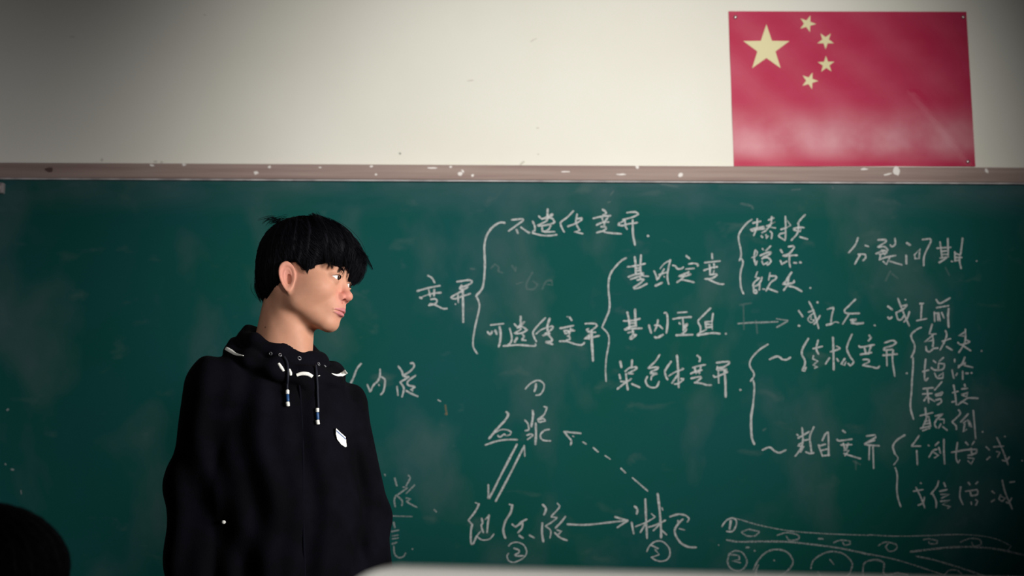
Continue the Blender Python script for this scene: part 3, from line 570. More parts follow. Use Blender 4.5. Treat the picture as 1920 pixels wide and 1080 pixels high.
def surface_nets(f, lo, hi, h, B=8):
    lo = np.array(lo, f32); n = np.ceil((np.array(hi) - lo) / h / B).astype(int) * B + 1
    V = np.ones(n, f32) * 9
    nb = (n - 1) // B
    bi = np.stack(np.meshgrid(*[np.arange(k) for k in nb], indexing='ij'), -1).reshape(-1, 3)
    cc = (lo + (bi * B + B / 2) * h).astype(f32)
    d = f(cc)
    near = np.abs(d) < B * h * 1.9
    for b_, s in zip(bi[~near], d[~near]):
        x, y, z = b_ * B; V[x:x + B + 1, y:y + B + 1, z:z + B + 1] = np.sign(s) * 9
    off = np.stack(np.meshgrid(*[np.arange(B + 1)] * 3, indexing='ij'), -1).reshape(-1, 3)
    nbk = bi[near]
    for s in range(0, len(nbk), 1500):
        blk = nbk[s:s + 1500]
        idx = blk[:, None, :] * B + off[None]
        val = f((lo + idx * h).astype(f32).reshape(-1, 3))
        ii = idx.reshape(-1, 3); V[ii[:, 0], ii[:, 1], ii[:, 2]] = val
    sgn = V < 0
    s8 = [sgn[i:n[0] - 1 + i, j:n[1] - 1 + j, k:n[2] - 1 + k] for i in (0, 1) for j in (0, 1) for k in (0, 1)]
    cnt = sum(x.astype(np.int8) for x in s8)
    act = (cnt > 0) & (cnt < 8)
    cells = np.argwhere(act)
    ids = -np.ones(act.shape, np.int64); ids[act] = np.arange(len(cells))
    pos = np.zeros((len(cells), 3)); num = np.zeros(len(cells))
    corners = [(i, j, k) for i in (0, 1) for j in (0, 1) for k in (0, 1)]
    for a in corners:
        for ax in range(3):
            if a[ax]: continue
            b_ = list(a); b_[ax] = 1
            ia = cells + a; ib = cells + b_
            va = V[ia[:, 0], ia[:, 1], ia[:, 2]]; vb = V[ib[:, 0], ib[:, 1], ib[:, 2]]
            m = (va < 0) != (vb < 0)
            t = np.where(m, va / (va - vb + 1e-20), 0)
            p = np.array(a) + t[:, None] * np.eye(3)[ax]
            pos += np.where(m[:, None], p, 0); num += m
    verts = (lo + (cells + pos / num[:, None]) * h)
    for _ in range(2):                                  # pull the vertices onto the surface
        v = verts.astype(f32); e = h * 0.5
        d0 = f(v); g = np.stack([f(v + A3(np.eye(3)[i] * e)) - f(v - A3(np.eye(3)[i] * e)) for i in range(3)], -1) / (2 * e)
        gl = (g * g).sum(-1) + 1e-6
        st = np.clip(d0 / gl, -h * .7, h * .7); verts = verts - g * st[:, None]
    faces = []
    for ax in range(3):
        sl0 = [slice(1, -1)] * 3; sl0[ax] = slice(0, n[ax] - 1)
        a = sgn[tuple(sl0)]; sl1 = list(sl0); sl1[ax] = slice(1, n[ax]); b_ = sgn[tuple(sl1)]
        e = np.argwhere(a != b_); 
        base = e.copy()
        for q in range(3):
            if q != ax: base[:, q] += 1
        o1, o2 = [(1, 2), (2, 0), (0, 1)][ax]
        def cid(d1, d2):
            c = base.copy(); c[:, o1] -= d1; c[:, o2] -= d2; return ids[c[:, 0], c[:, 1], c[:, 2]]
        q = np.stack([cid(1, 1), cid(0, 1), cid(0, 0), cid(1, 0)], -1)
        inside = a[tuple(e.T)]
        q[~inside] = q[~inside][:, ::-1]
        faces.append(q)
    return verts, np.concatenate(faces)
def np_mesh(name, V, F, m, parent=None, smooth=True):
    me = bpy.data.meshes.new(name)
    nf = len(F); k = F.shape[1]
    me.vertices.add(len(V)); me.vertices.foreach_set('co', np.asarray(V, f32).ravel())
    me.loops.add(nf * k); me.loops.foreach_set('vertex_index', F.astype(np.int32).ravel())
    me.polygons.add(nf); me.polygons.foreach_set('loop_start', (np.arange(nf) * k).astype(np.int32))
    me.polygons.foreach_set('use_smooth', np.ones(nf, bool))
    me.update(calc_edges=True); me.validate()
    if m: me.materials.append(m)
    o = bpy.data.objects.new(name, me); COL.objects.link(o)
    if parent: attach(o, parent)
    return o
def paint(o, name, rgb):
    at = o.data.attributes.new(name, 'FLOAT_COLOR', 'POINT')
    c = np.ones((len(o.data.vertices), 4), f32); c[:, :3] = rgb; at.data.foreach_set('color', c.ravel())

# ------------------------------------------------------------ a head in its own space: x forward, y to its left, z up, eyes at z = 0
def rotx(a): return Matrix.Rotation(a, 3, 'X')
EYE = (0.0715, 0.0310, -0.008)
ERAD = 0.0122
def head_sdf(p, neck_dir=None, ears=True, detail=True):
    q = p.copy(); y = p[:, 1]; q[:, 1] = np.abs(y)
    d = sd_ell(q, (-0.004, 0, 0.034), (0.085, 0.073, 0.078))                 # cranium
    d = smin(d, sd_ell(q, (0.022, 0, 0.024), (0.062, 0.060, 0.062)), .02)    # forehead
    d = smin(d, sd_ell(q, (0.030, 0, -0.030), (0.052, 0.056, 0.060)), .02)   # mid face
    d = smin(d, sd_cap(q, (0.000, 0.050, -0.030), (0.010, 0.046, -0.058), .015, .014), .022)
    d = smin(d, sd_cap(q, (0.010, 0.046, -0.058), (0.058, 0.014, -0.090), .013, .013), .022)   # jaw line
    d = smin(d, sd_ell(q, (0.036, 0, -0.072), (0.038, 0.036, 0.026)), .02)
    d = smin(d, sd_ell(q, (0.0645, 0, -0.0915), (0.0165, 0.020, 0.0145)), .014)  # chin
    d = smin(d, sd_ell(q, (0.047, 0.041, -0.030), (0.029, 0.023, 0.024)), .020)  # cheek
    d = smin(d, sd_ell(q, (0.016, 0.047, -0.034), (0.034, 0.018, 0.036)), .022)  # side of the cheek
    d = smin(d, sd_ell(q, (0.064, 0, -0.058), (0.0265, 0.030, 0.024)), .014)     # muzzle
    d = smin(d, sd_ell(q, (0.066, 0.026, 0.0135), (0.0150, 0.026, 0.010)), .012)  # brow
    if detail:
        d = smax(d, -sd_ell(q, (0.0950, 0.031, -0.008), (0.0150, 0.0185, 0.0105)), .010)      # orbit
        d = smin(d, sd_cap(q, (0.0780, 0, -0.002), (0.0915, 0, -0.0330), .0062, .0082), .009)    # nose bridge
        d = smin(d, sd_ell(q, (0.0935, 0, -0.0365), (0.0108, 0.0108, 0.0092)), .006)           # tip
        d = smin(d, sd_ell(q, (0.0845, 0.0125, -0.0405), (0.0092, 0.0070, 0.0070)), .005)      # wing
        d = smax(d, -sd_ell(q, (0.0890, 0.0080, -0.0472), (0.0064, 0.0048, 0.0058)), .0015)     # nostril
        d = smax(d, -sd_ell(q, (0.0905, 0.0195, -0.0395), (0.0080, 0.0022, 0.0080)), .004)     # crease beside the wing
        # eyelids over the eyeball
        eb = sd_ell(q, EYE, (ERAD + .0016,) * 3)
        d = smin(d, eb, .005)
        c = q - A3(EYE)
        zz = c[:, 2] - 0.0002 - 0.08 * (c[:, 1])
        open_ = np.maximum(np.abs(zz) * 1.0 - (0.0044 - (c[:, 1] ** 2) * 24.0), np.abs(c[:, 1]) - 0.0145)
        open_ = np.maximum(open_, 0.004 - c[:, 0])
        d = smax(d, -np.maximum(open_, eb - .004), .0010)
        d = smin(d, sd_ell(q, (EYE[0] - .0005, EYE[1], EYE[2]), (ERAD - .0012,) * 3), .0008)
        # lips
        lipx = 0.0872 - 13.0 * q[:, 1] ** 2
        up = np.sqrt(((q[:, 0] - lipx) / 1.25) ** 2 + (q[:, 2] + 0.0640 + q[:, 1] * 0.10) ** 2) - (0.0046 - q[:, 1] * 0.15)
        dn = np.sqrt(((q[:, 0] - lipx + .0012) / 1.1) ** 2 + (q[:, 2] + 0.0738 - q[:, 1] * 0.10) ** 2) - (0.0054 - q[:, 1] * 0.21)
        d = smin(d, np.maximum(up, q[:, 1] - .025), .003); d = smin(d, np.maximum(dn, q[:, 1] - .022), .003)
        slit = np.maximum(np.sqrt((q[:, 2] + 0.0688) ** 2 + ((q[:, 0] - lipx - .003) * .28) ** 2) - .0011, q[:, 1] - .0225)
        d = smax(d, -slit, .0016)
        d = smax(d, -sd_ell(q, (0.0885, 0, -0.0815), (0.0070, 0.0150, 0.0042)), .006)          # hollow over the chin
        d = smax(d, -sd_ell(q, (0.0945, 0, -0.0555), (0.0040, 0.0032, 0.0060)), .004)          # philtrum
    if ears:
        c = q - A3((-0.006, 0.0700, -0.0205))
        an = math.radians(30); ca_, sa_ = math.cos(an), math.sin(an)       # ear stands off the head, leaning back
        u = -(c[:, 0] * ca_ - c[:, 1] * sa_); v = c[:, 0] * sa_ + c[:, 1] * ca_     # u runs backwards, v outwards
        tl = math.radians(12)
        u2 = u * math.cos(tl) - c[:, 2] * math.sin(tl); z2 = u * math.sin(tl) + c[:, 2] * math.cos(tl)
        wz = np.clip(0.0142 + z2 * 0.14, .007, .0185)                       # narrower towards the lobe
        rr = np.sqrt((u2 / wz) ** 2 + (z2 / 0.0275) ** 2)
        plate = np.maximum((rr - 1) * 0.013, np.abs(v - .004 - rr * rr * .004) - .0028)
        ring = np.sqrt(((rr - 0.90) * 0.0150) ** 2 + (v - .0085) ** 2) - (.0028 - .0010 * np.clip((-u2 - .002) / .008, 0, 1))
        ant = np.sqrt(((np.sqrt(((u2 + .001) / .0078) ** 2 + ((z2 + .001) / .0170) ** 2) - 1) * .010) ** 2 + (v - .0062) ** 2) - .0019
        e = smin(smin(plate, ring, .0018), ant, .0018)
        e = smin(e, sd_ell(np.stack([u2, v, z2], -1), (-.0035, .004, -.0245), (.0075, .0036, .0085)), .004)
        e = smax(e, -sd_ell(np.stack([u2, v, z2], -1), (-.0030, .0060, -.005), (.0058, .0066, .0100)), .0016)
        e = smin(e, sd_ell(np.stack([u2, v, z2], -1), (-.0125, .0035, -.004), (.0040, .0040, .0060)), .004)
        d = smin(d, e, .005)
    return d
def neck_sdf(p, top=(-0.022, 0, -0.055), low=(-0.045, 0, -0.20), r0=.052, r1=.057):
    return sd_cap(p, top, low, r0, r1)

def hair_base(p):
    """outer surface of the hair mass"""
    q = p.copy(); q[:, 1] = np.abs(q[:, 1])
    d = sd_ell(q, (-0.004, 0, 0.040), (0.0955, 0.084, 0.0790))
    d = smin(d, sd_ell(q, (0.034, 0, 0.052), (0.056, 0.066, 0.044)), .03)
    d = smin(d, sd_ell(q, (-0.040, 0, -0.010), (0.053, 0.070, 0.058)), .03)
    # cut: keep only above the hair line
    x, y, z = q[:, 0], q[:, 1], q[:, 2]
    line = np.interp(x, [-.11, -.057, -.042, -.023, -.015, -.008, .008, .014, .024, .034, .039, .047, .062, .0765, .09], [-.060, -.058, -.046, -.034, -.008, .009, .013, .008, -.006, -.013, -.006, .009, .016, .020, .020]).astype(f32)
    d = smax(d, (line - z) * .8, .006)
    return d
# ============================================================ the boy at the board
PD = 2.5                                      # his distance from the camera plane
def frame(yaw_deg, pitch_deg, roll_deg):
    """columns: forward, left, up. yaw 0 looks at the camera, 90 looks to the right of the picture"""
    a = math.radians(yaw_deg)
    fw = Vector((math.sin(a), -math.cos(a), 0)); le = Vector((math.cos(a), math.sin(a), 0)); up = Vector((0, 0, 1))
    R = Matrix((fw, le, up)).transposed()
    R = R @ Matrix.Rotation(math.radians(pitch_deg), 3, 'Y') @ Matrix.Rotation(math.radians(roll_deg), 3, 'X')
    return R
def to_np(R): return np.array([[R[i][j] for j in range(3)] for i in range(3)], f32)

HR = frame(75, 4, -8)
HO = P(573, 518, PD)
HRn, HOn = to_np(HR), A3(HO)
def loc2w(v): return HO + HR @ Vector(v)
NECK_LOW = P(524, 702, PD + 0.005)
NLl = HR.transposed() @ (NECK_LOW - HO)

person = thing('person', 'boy in a black hooded jacket standing at the chalkboard, head turned to the right', 'person', (HO.x - 0.03, PD, 0.12))

def body_local(p):
    d = head_sdf(p)
    n = neck_sdf(p, (-0.026, 0, -0.048), tuple(NLl), .0500, .0620)
    n = smin(n, sd_cap(p, (-0.026, -0.050, -0.040), (NLl[0] + .052, NLl[1] - .012, NLl[2] + .02), .010, .012), .022)
    return smin(d, n, .016)
print('sculpt head')
lo = (-0.125, -0.105, float(NLl[2]) + 0.03); hi = (0.125, 0.105, 0.125)
V, F = surface_nets(body_local, lo, hi, 0.00125)

m_skin = mat('skin', (0.56, 0.33, 0.23), 0.58, 0.25, sss=0.25)
N, L, b = nodes(m_skin)
at = N.new('ShaderNodeAttribute'); at.attribute_name = 'tone'
nn = N.new('ShaderNodeTexNoise'); nn.inputs['Scale'].default_value = 90; nn.inputs['Detail'].default_value = 4
tc = N.new('ShaderNodeTexCoord'); L.new(tc.outputs['Object'], nn.inputs['Vector'])
rr_ = N.new('ShaderNodeMapRange'); rr_.inputs[3].default_value = 0.90; rr_.inputs[4].default_value = 1.08; L.new(nn.outputs['Fac'], rr_.inputs[0])
hs = N.new('ShaderNodeHueSaturation'); L.new(rr_.outputs[0], hs.inputs['Value']); L.new(at.outputs['Color'], hs.inputs['Color']); L.new(hs.outputs[0], b.inputs['Base Color'])
bp = N.new('ShaderNodeBump'); bp.inputs['Strength'].default_value = 0.08; bp.inputs['Distance'].default_value = 0.001
n2 = N.new('ShaderNodeTexNoise'); n2.inputs['Scale'].default_value = 700; L.new(tc.outputs['Object'], n2.inputs['Vector'])
L.new(n2.outputs['Fac'], bp.inputs['Height']); L.new(bp.outputs[0], b.inputs['Normal'])

def skin_tone(V):
    x, y, z = V[:, 0], np.abs(V[:, 1]), V[:, 2]
    base = np.tile(np.array([0.475, 0.240, 0.155]), (len(V), 1))
    def blend(c, wgt):
        nonlocal base
        wgt = np.clip(wgt, 0, 1)[:, None]; base = base * (1 - wgt) + np.array(c) * wgt
    g = lambda cx, cy, cz, r: np.exp(-(((x - cx) / r) ** 2 + ((y - cy) / r) ** 2 + ((z - cz) / r) ** 2))
    blend((0.55, 0.18, 0.15), g(.090, .008, -.038, .017) * .75)          # nose
    blend((0.52, 0.20, 0.16), g(-.006, .085, -0.018, .03) * .7)             # ears
    blend((0.54, 0.25, 0.18), g(.066, .04, -.03, .022) * .3)             # cheeks
    blend((0.52, 0.24, 0.20), (x > .07) * g(.085, 0, -.062, .022) * .45)
    lipx = 0.0872 - 13.0 * y ** 2
    lu = 0.0640 + y * .10; ll = 0.0738 - y * .10
    lipw = (x > lipx - .004) * (y < .0235) * np.clip((.0056 - y * .15 - np.abs(z + lu)) / .0015, 0, 1)
    lipw = np.maximum(lipw, (x > lipx - .004) * (y < .022) * np.clip((.0062 - y * .2 - np.abs(z + ll)) / .0015, 0, 1))
    blend((0.43, 0.150, 0.155), lipw * .9)
    blend((0.40, 0.24, 0.18), g(.074, .031, -.002, .014) * .35)           # round the eyes
    return base
tone = skin_tone(V)
# a mole on the neck, right below the ear
Wv = V @ HRn.T + HOn
mole = P(496, 613, PD - 0.05); dm = np.sqrt(((Wv[:, 0] - mole.x) ** 2 + (Wv[:, 2] - mole.z) ** 2))
tone = np.where((dm < .0016)[:, None] & (V[:, 1] < 0)[:, None], np.array([.16, .08, .06]), tone)

# the covered part of the body (torso, arms, hands) in one coarser piece of the same mesh
TR = frame(20, 0, -5)
TRn = to_np(TR); fwd, lef = TRn[:, 0], TRn[:, 1]
CH0 = P(522, 742, PD + 0.01); HIP = Vector((P(545, 1080, PD).x + .005, PD + .01, 1.03))
SL, SR = P(404, 728, PD - 0.055), P(640, 768, PD + 0.075)
EL, ER = P(366, 905, PD - 0.03) , P(684, 975, PD + 0.10)
WL, WR = P(352, 1185, PD - 0.10), P(702, 1205, PD + 0.04)
def torso_sdf(p, a, b_, w0, w1, d0, d1):
    a, b_ = A3(a), A3(b_); ab = b_ - a
    t = np.clip(((p - a) @ ab) / (ab @ ab), 0, 1)
    q = p - a - t[:, None] * ab
    ww = w0 + (w1 - w0) * t; dd = d0 + (d1 - d0) * t
    fx = q @ fwd; ly = q @ lef; rest = q - fx[:, None] * fwd - ly[:, None] * lef
    rz = np.sqrt((rest ** 2).sum(-1))
    k = np.sqrt((fx / dd) ** 2 + (ly / ww) ** 2 + (rz / .06) ** 2) + 1e-6
    return (k - 1) * np.minimum(ww, dd) * .9
def hand_pts(Wp, side, down=Vector((0, 0, -1))):
    """wrist, palm end and five curled fingers"""
    out = []; fw = Vector((math.sin(math.radians(20)), -math.cos(math.radians(20)), 0)); inn = Vector((1, 0.25, 0)).normalized() * side
    palm = Wp + down * 0.085 + fw * .012
    for k, (off, ln) in enumerate([(.030, .068), (.010, .078), (-.010, .072), (-.029, .056)]):
        r0 = palm + fw * off * 1.0; r1 = r0 + down * ln * .45 + inn * .004; r2 = r1 + down * ln * .33 + inn * .016; r3 = r2 + down * ln * .18 + inn * .018
        out.append([r0 - down * .03, r1, r2, r3])
    t0 = Wp + down * .02 + fw * .022; t1 = t0 + down * .035 + fw * .026 + inn * .008; t2 = t1 + down * .03 + fw * .006 + inn * .010
    out.append([t0, t1, t2])
    return palm, out
def body_world(p):
    d = torso_sdf(p, CH0, HIP, .135, .135, .085, .085)
    for s_, e_, w_, sd in ((SL, EL, WL, 1), (SR, ER, WR, -1)):
        d = smin(d, sd_cap(p, s_, e_, .042, .034), .02); d = smin(d, sd_cap(p, e_, w_, .034, .024), .02)
        palm, fing = hand_pts(w_, sd)
        h_ = np.minimum(sd_cap(p, w_ + (palm - w_) * .25 + Vector((0, .016, 0)), palm + Vector((0, .018, 0)), .013, .014), sd_cap(p, w_ + (palm - w_) * .25 - Vector((0, .016, 0)), palm - Vector((0, .018, 0)), .013, .014))
        h_ = smin(h_, sd_cap(p, w_, palm, .019, .013), .012)
        for fg in fing:
            for i in range(len(fg) - 1): h_ = smin(h_, sd_cap(p, fg[i], fg[i + 1], .0088 - i * .0006, .0082 - i * .0006), .003)
        d = smin(d, h_, .012)
    d = smin(d, sd_cap(p, NECK_LOW, CH0, .048, .05), .02)
    d = smin(d, np.minimum(sd_cap(p, CH0 - Vector((0, 0, .04)), SL - Vector((0, 0, .01)), .030, .034), sd_cap(p, CH0 - Vector((0, 0, .04)), SR - Vector((0, 0, .01)), .030, .034)), .03)
    top = A3(NECK_LOW)[2] + .035
    return smax(d, p[:, 2] - top, .002)
mn = [min(a[i] for a in (SL, SR, WL, WR, HIP)) for i in range(3)]; mxx = [max(a[i] for a in (SL, SR, WL, WR, CH0, NECK_LOW)) for i in range(3)]
V2, F2 = surface_nets(body_world, (mn[0] - .10, PD - .25, .80), (mxx[0] + .10, PD + .28, NECK_LOW.z + .06), 0.0042)
Wall = np.concatenate([Wv, V2]); Fall = np.concatenate([F, F2 + len(Wv)])
tone2 = np.tile(np.array([0.475, 0.240, 0.155]), (len(V2), 1))
body = np_mesh('body', Wall, Fall, m_skin, person)
paint(body, 'tone', np.concatenate([tone, tone2]))

# ------------------------------------------------------------ eyes
m_eye = mat('eye', (0.8, 0.8, 0.8), 0.12, 0.5)
N, L, b = nodes(m_eye); at = N.new('ShaderNodeAttribute'); at.attribute_name = 'tone'; L.new(at.outputs['Color'], b.inputs['Base Color'])
def eye(side):
    nu_, nv_ = 40, 32; V, F, C = [], [], []
    for j in range(nv_ + 1):
        th = PI * j / nv_
        for i in range(nu_):
            ph = 2 * PI * i / nu_
            r = ERAD + (0.0007 * max(0, math.cos(th) - .86) / .14 if th < 0.6 else 0)
            V.append((r * math.cos(th), r * math.sin(th) * math.cos(ph), r * math.sin(th) * math.sin(ph)))
            a = math.degrees(th)
            C.append((.004, .003, .003) if a < 14 else (.035, .016, .009) if a < 28 else (.02, .01, .008) if a < 31 else (.68, .67, .66))
    for j in range(nv_):
        for i in range(nu_):
            a, c = j * nu_ + i, j * nu_ + (i + 1) % nu_; F.append((a, c, c + nu_, a + nu_))
    g = Matrix.Rotation(math.radians(9), 3, 'Z')
    Vw = [loc2w(Vector((EYE[0], EYE[1] * side, EYE[2])) + g @ Vector(v)) for v in V]
    o = mesh_obj('eye', Vw, F, m_eye, None, True); attach(o, person); paint(o, 'tone', np.array(C))
eye(-1); eye(1)

# ------------------------------------------------------------ hair
m_hair = mat('hair_black', (0.0028, 0.0028, 0.0048), 0.7, 0.08)
N, L, b = nodes(m_hair); b.inputs['Anisotropic'].default_value = 0.3
def hair_groove(p):
    d = hair_base(p)
    c = p - A3((-.035, 0, .05)); an = np.arctan2(c[:, 1], c[:, 0])
    return d + 0.0011 * np.sin(an * 46 + 9 * p[:, 2]) + 0.0009 * np.sin(an * 23 - 30 * p[:, 2] + 2)
V3, F3 = surface_nets(hair_groove, (-.13, -.11, -.07), (.13, .11, .145), 0.0024)
grow = rng
def grad(fn, p, e=.001): return np.stack([fn(p + A3(np.eye(3)[i] * e)) - fn(p - A3(np.eye(3)[i] * e)) for i in range(3)], -1) / (2 * e)
def strand_mesh(paths, rad, sides=3):
    """paths (n, k, 3), rad (n,) -> one mesh of tapered strands"""
    n, k, _ = paths.shape
    T = np.gradient(paths, axis=1); T /= np.linalg.norm(T, axis=2, keepdims=True) + 1e-9
    up = np.array([.3, .5, .81]); A = np.cross(T, up); A /= np.linalg.norm(A, axis=2, keepdims=True) + 1e-9; Bv = np.cross(T, A)
    tp = np.sin(np.clip(np.linspace(0.18, 1.0, k), 0, 1) * PI * .98) ** .6; tp[0] = .8
    an = 2 * PI * np.arange(sides) / sides
    ring = paths[:, :, None, :] + rad[:, None, None, None] * tp[None, :, None, None] * (A[:, :, None, :] * np.cos(an)[None, None, :, None] + Bv[:, :, None, :] * np.sin(an)[None, None, :, None])
    V = ring.reshape(-1, 3)
    i = np.arange(n)[:, None, None]; j = np.arange(k - 1)[None, :, None]; s = np.arange(sides)[None, None, :]
    a = (i * k + j) * sides + s; b_ = (i * k + j) * sides + (s + 1) % sides
    F = np.stack([a, b_, b_ + sides, a + sides], -1).reshape(-1, 4)
    return V, F
# strands combed over the surface, away from the crown
crown = np.array([-.045, .005, .118])
cand = V3[rng.choice(len(V3), 16000)]
keep = hair_base(cand.astype(f32)) > -.0035
cand = cand[keep][:7000]
n_ = len(cand); K_ = 9; paths = np.zeros((n_, K_, 3)); p = cand.copy(); ln = rng.uniform(.022, .05, n_)
for k in range(K_):
    paths[:, k] = p
    g = grad(hair_base, p.astype(f32)); g /= np.linalg.norm(g, axis=1, keepdims=True) + 1e-6
    away = p - crown; away += np.array([.25, 0, -.5]) * .03 * (1 + k / K_)
    front = np.clip((p[:, 0] - .0) / .05, 0, 1)[:, None]; away = away / (np.linalg.norm(away, axis=1, keepdims=True) + 1e-6)
    away = away * (1 - front * .4) + front * .4 * np.array([.9, .05, -.35])
    t = away - (away * g).sum(1, keepdims=True) * g; t /= np.linalg.norm(t, axis=1, keepdims=True) + 1e-6
    p = p + t * (ln / K_)[:, None] + rng.normal(0, .0005, p.shape)
    off = hair_base(p.astype(f32)); tgt = .0004 + .0016 * (k / K_)
    p = p - g * np.clip(off - tgt, -.01, .0 if k > K_ * .55 else .01)[:, None]
s1 = strand_mesh(paths, rng.uniform(.0003, .0007, n_))
# fringe: clumps that jut forward over the forehead and drop to the brow
def bez(pts, k=10):
    pts = [np.array(q, float) for q in pts]; out = []
    for i in range(k):
        t = i / (k - 1); q = list(pts)
        while len(q) > 1: q = [q[a] * (1 - t) + q[a + 1] * t for a in range(len(q) - 1)]
        out.append(q[0])
    return np.array(out)
clumps, rads = [], []
def clump(root, mids, tip, n, spread, r):
    for _ in range(n):
        s_ = rng.normal(0, spread, 3)
        clumps.append(bez([np.array(root) + s_ * 1.5] + [np.array(m_) + s_ * 1.2 + rng.normal(0, spread * .4, 3) for m_ in mids] + [np.array(tip) + s_ * .35 + rng.normal(0, spread * .3, 3)])); rads.append(r * rng.uniform(.6, 1.2))
for i in range(34):                            # front bulk
    y = -0.040 + 0.085 * i / 33
    tx = .083 + .008 * math.sin(i * 2.1) + (.002 if y > -.01 else -.010); tz = .021 + .011 * math.sin(i * 1.7 + 1) - (.010 if y > .0 else 0)
    clump((.022 + rng.uniform(-.02, .01), y * .8, .103), [(.056, y * .95, .096), (.081 + rng.uniform(-.006, .006), y + .004, .071), (.102 + rng.uniform(-.008, .008), y + .008, .050 + rng.uniform(-.006, .006)), (.103 + rng.uniform(-.010, .008), y + .010, .028)], (tx, y + .010 + rng.uniform(-.006, .006), tz), 60, .0040, .0006)
for i in range(9):                             # far side bangs that fall in front of the far brow
    y = .012 + .035 * i / 8
    clump((.040, y, .104), [(.076, y, .094), (.100, y + .004, .060), (.096, y + .006, .018)], (.077 + .010 * rng.random(), y + .004, -.003 + .012 * rng.random()), 40, .0034, .0006)
for i in range(13):                            # near side sweep over the temple
    y = -.066 + .034 * i / 12
    xr = .052 + .034 * i / 12
    clump((.020, y * .75, .108), [(.050, y * 1.02, .084), (xr + .010, y * 1.05, .055)], (xr + .012 + rng.uniform(-.003, .006), y * 1.0 + .002, .010 + rng.uniform(-.006, .006)), 55, .0028, .0005)
for q in ((.084, -.032, .004), (.088, -.027, .000), (.081, -.034, .002), (.086, -.029, .003), (.078, -.036, .010), (.093, -.014, -.002), (.096, -.004, -.008)):      # thin single locks before the forehead
    clump((.050, q[1] * .7, .108), [(.090, q[1], .092), (.104, q[1], .050)], q, 16, .0012, .0004)
for i in range(7):                             # tips that stand out over the brow
    y = -.01 + .05 * i / 6
    clump((.040, y, .100), [(.076, y, .080), (.104, y, .054)], (.114 + .006 * math.sin(i * 2.3), y + .004, .040 + .010 * math.sin(i * 1.9)), 22, .0030, .0005)
for i in range(26):                            # loose ends on the crown and the nape
    a = rng.uniform(0, 2 * PI); r0 = np.array([-.050 + rng.uniform(-.03, .02), rng.uniform(-.03, .03), .108])
    clump(r0, [r0 + np.array([-.012, 0, .006])], r0 + np.array([-.024 - .008 * rng.random(), rng.uniform(-.02, .02), .010 * rng.random() - .010]), 5, .002, .0004)
for i in range(24):
    y = -.055 + .11 * i / 23; r0 = np.array([-.080, y * .8, -.020])
    clump(r0, [r0 + np.array([-.004, 0, -.018])], r0 + np.array([.012, 0, -.040 - .006 * rng.random()]), 14, .0025, .0004)
for i in range(12):                            # sideburn in front of the near and far ear
    for sd in (-1, 1):
        r0 = np.array([.016 + .022 * i / 11, sd * .0735, .018]); clump(r0, [r0 + np.array([.003, sd * .001, -.014])], (min(.036, r0[0] + .006), sd * .0700, -.012 + .0022 * abs(i - 7)), 14, .0014, .0003)
s2 = strand_mesh(np.array(clumps), np.array(rads))
HV = np.concatenate([V3, s1[0], s2[0]]); HF = np.concatenate([F3, s1[1] + len(V3), s2[1] + len(V3) + len(s1[0])])
hair = np_mesh('hair', HV @ HRn.T + HOn, HF, m_hair, person)
# brows and lashes
def fine_hairs(name, roots, tips, rad, bend):
    pts = []
    for a, c in zip(roots, tips):
        a, c = np.array(a), np.array(c); pts.append(bez([a, (a + c) / 2 + np.array(bend), c], 5))
    v, f = strand_mesh(np.array(pts), np.full(len(pts), rad)); np_mesh(name, v @ HRn.T + HOn, f, m_hair, person)
bmb = BVHTree.FromPolygons([Vector(v) for v in V[::1]], [tuple(int(a) for a in f) for f in F[::1]]) if False else None
def surf_x(y, z):                              # front of the face at (y, z)
    x = np.full(1, .12, f32)
    for _ in range(40):
        d = body_local(np.array([[x[0], y, z]], f32))[0]; x -= max(d * .8, .00005)
        if d < .0002: break
    return float(x[0])
for sd in (-1, 1):
    R_, T_ = [], []
    for i in range(110):
        t = rng.random(); y = .012 + .038 * t; z = .0095 + .008 * t - .011 * max(0, t - .55) ** 1.2 + rng.uniform(-.0024, .0024) * (1 - .5 * t)
        x = surf_x(sd * y, z); R_.append((x - .0005, sd * y, z)); y2 = y + .006; x2 = surf_x(sd * y2, z + .0012); T_.append((x2 + .0008, sd * y2, z + .0012))
    fine_hairs('eyebrow', R_, T_, .00035, (.0006, 0, .0004))
    R_, T_ = [], []
    for i in range(80):
        t = -1 + 2 * i / 79; y = EYE[1] + .0135 * t; z = EYE[2] + .0056 - .0050 * t * t + .0012 * t
        x = EYE[0] + math.sqrt(max(1e-6, (ERAD + .0016) ** 2 - (.0135 * t) ** 2 - (z - EYE[2]) ** 2))
        R_.append((x - .0002, sd * y, z)); T_.append((x + .0028, sd * (y + .0016 * t), z + .0008))
    fine_hairs('eyelashes', R_, T_, .00022, (.0008, 0, -.0008))
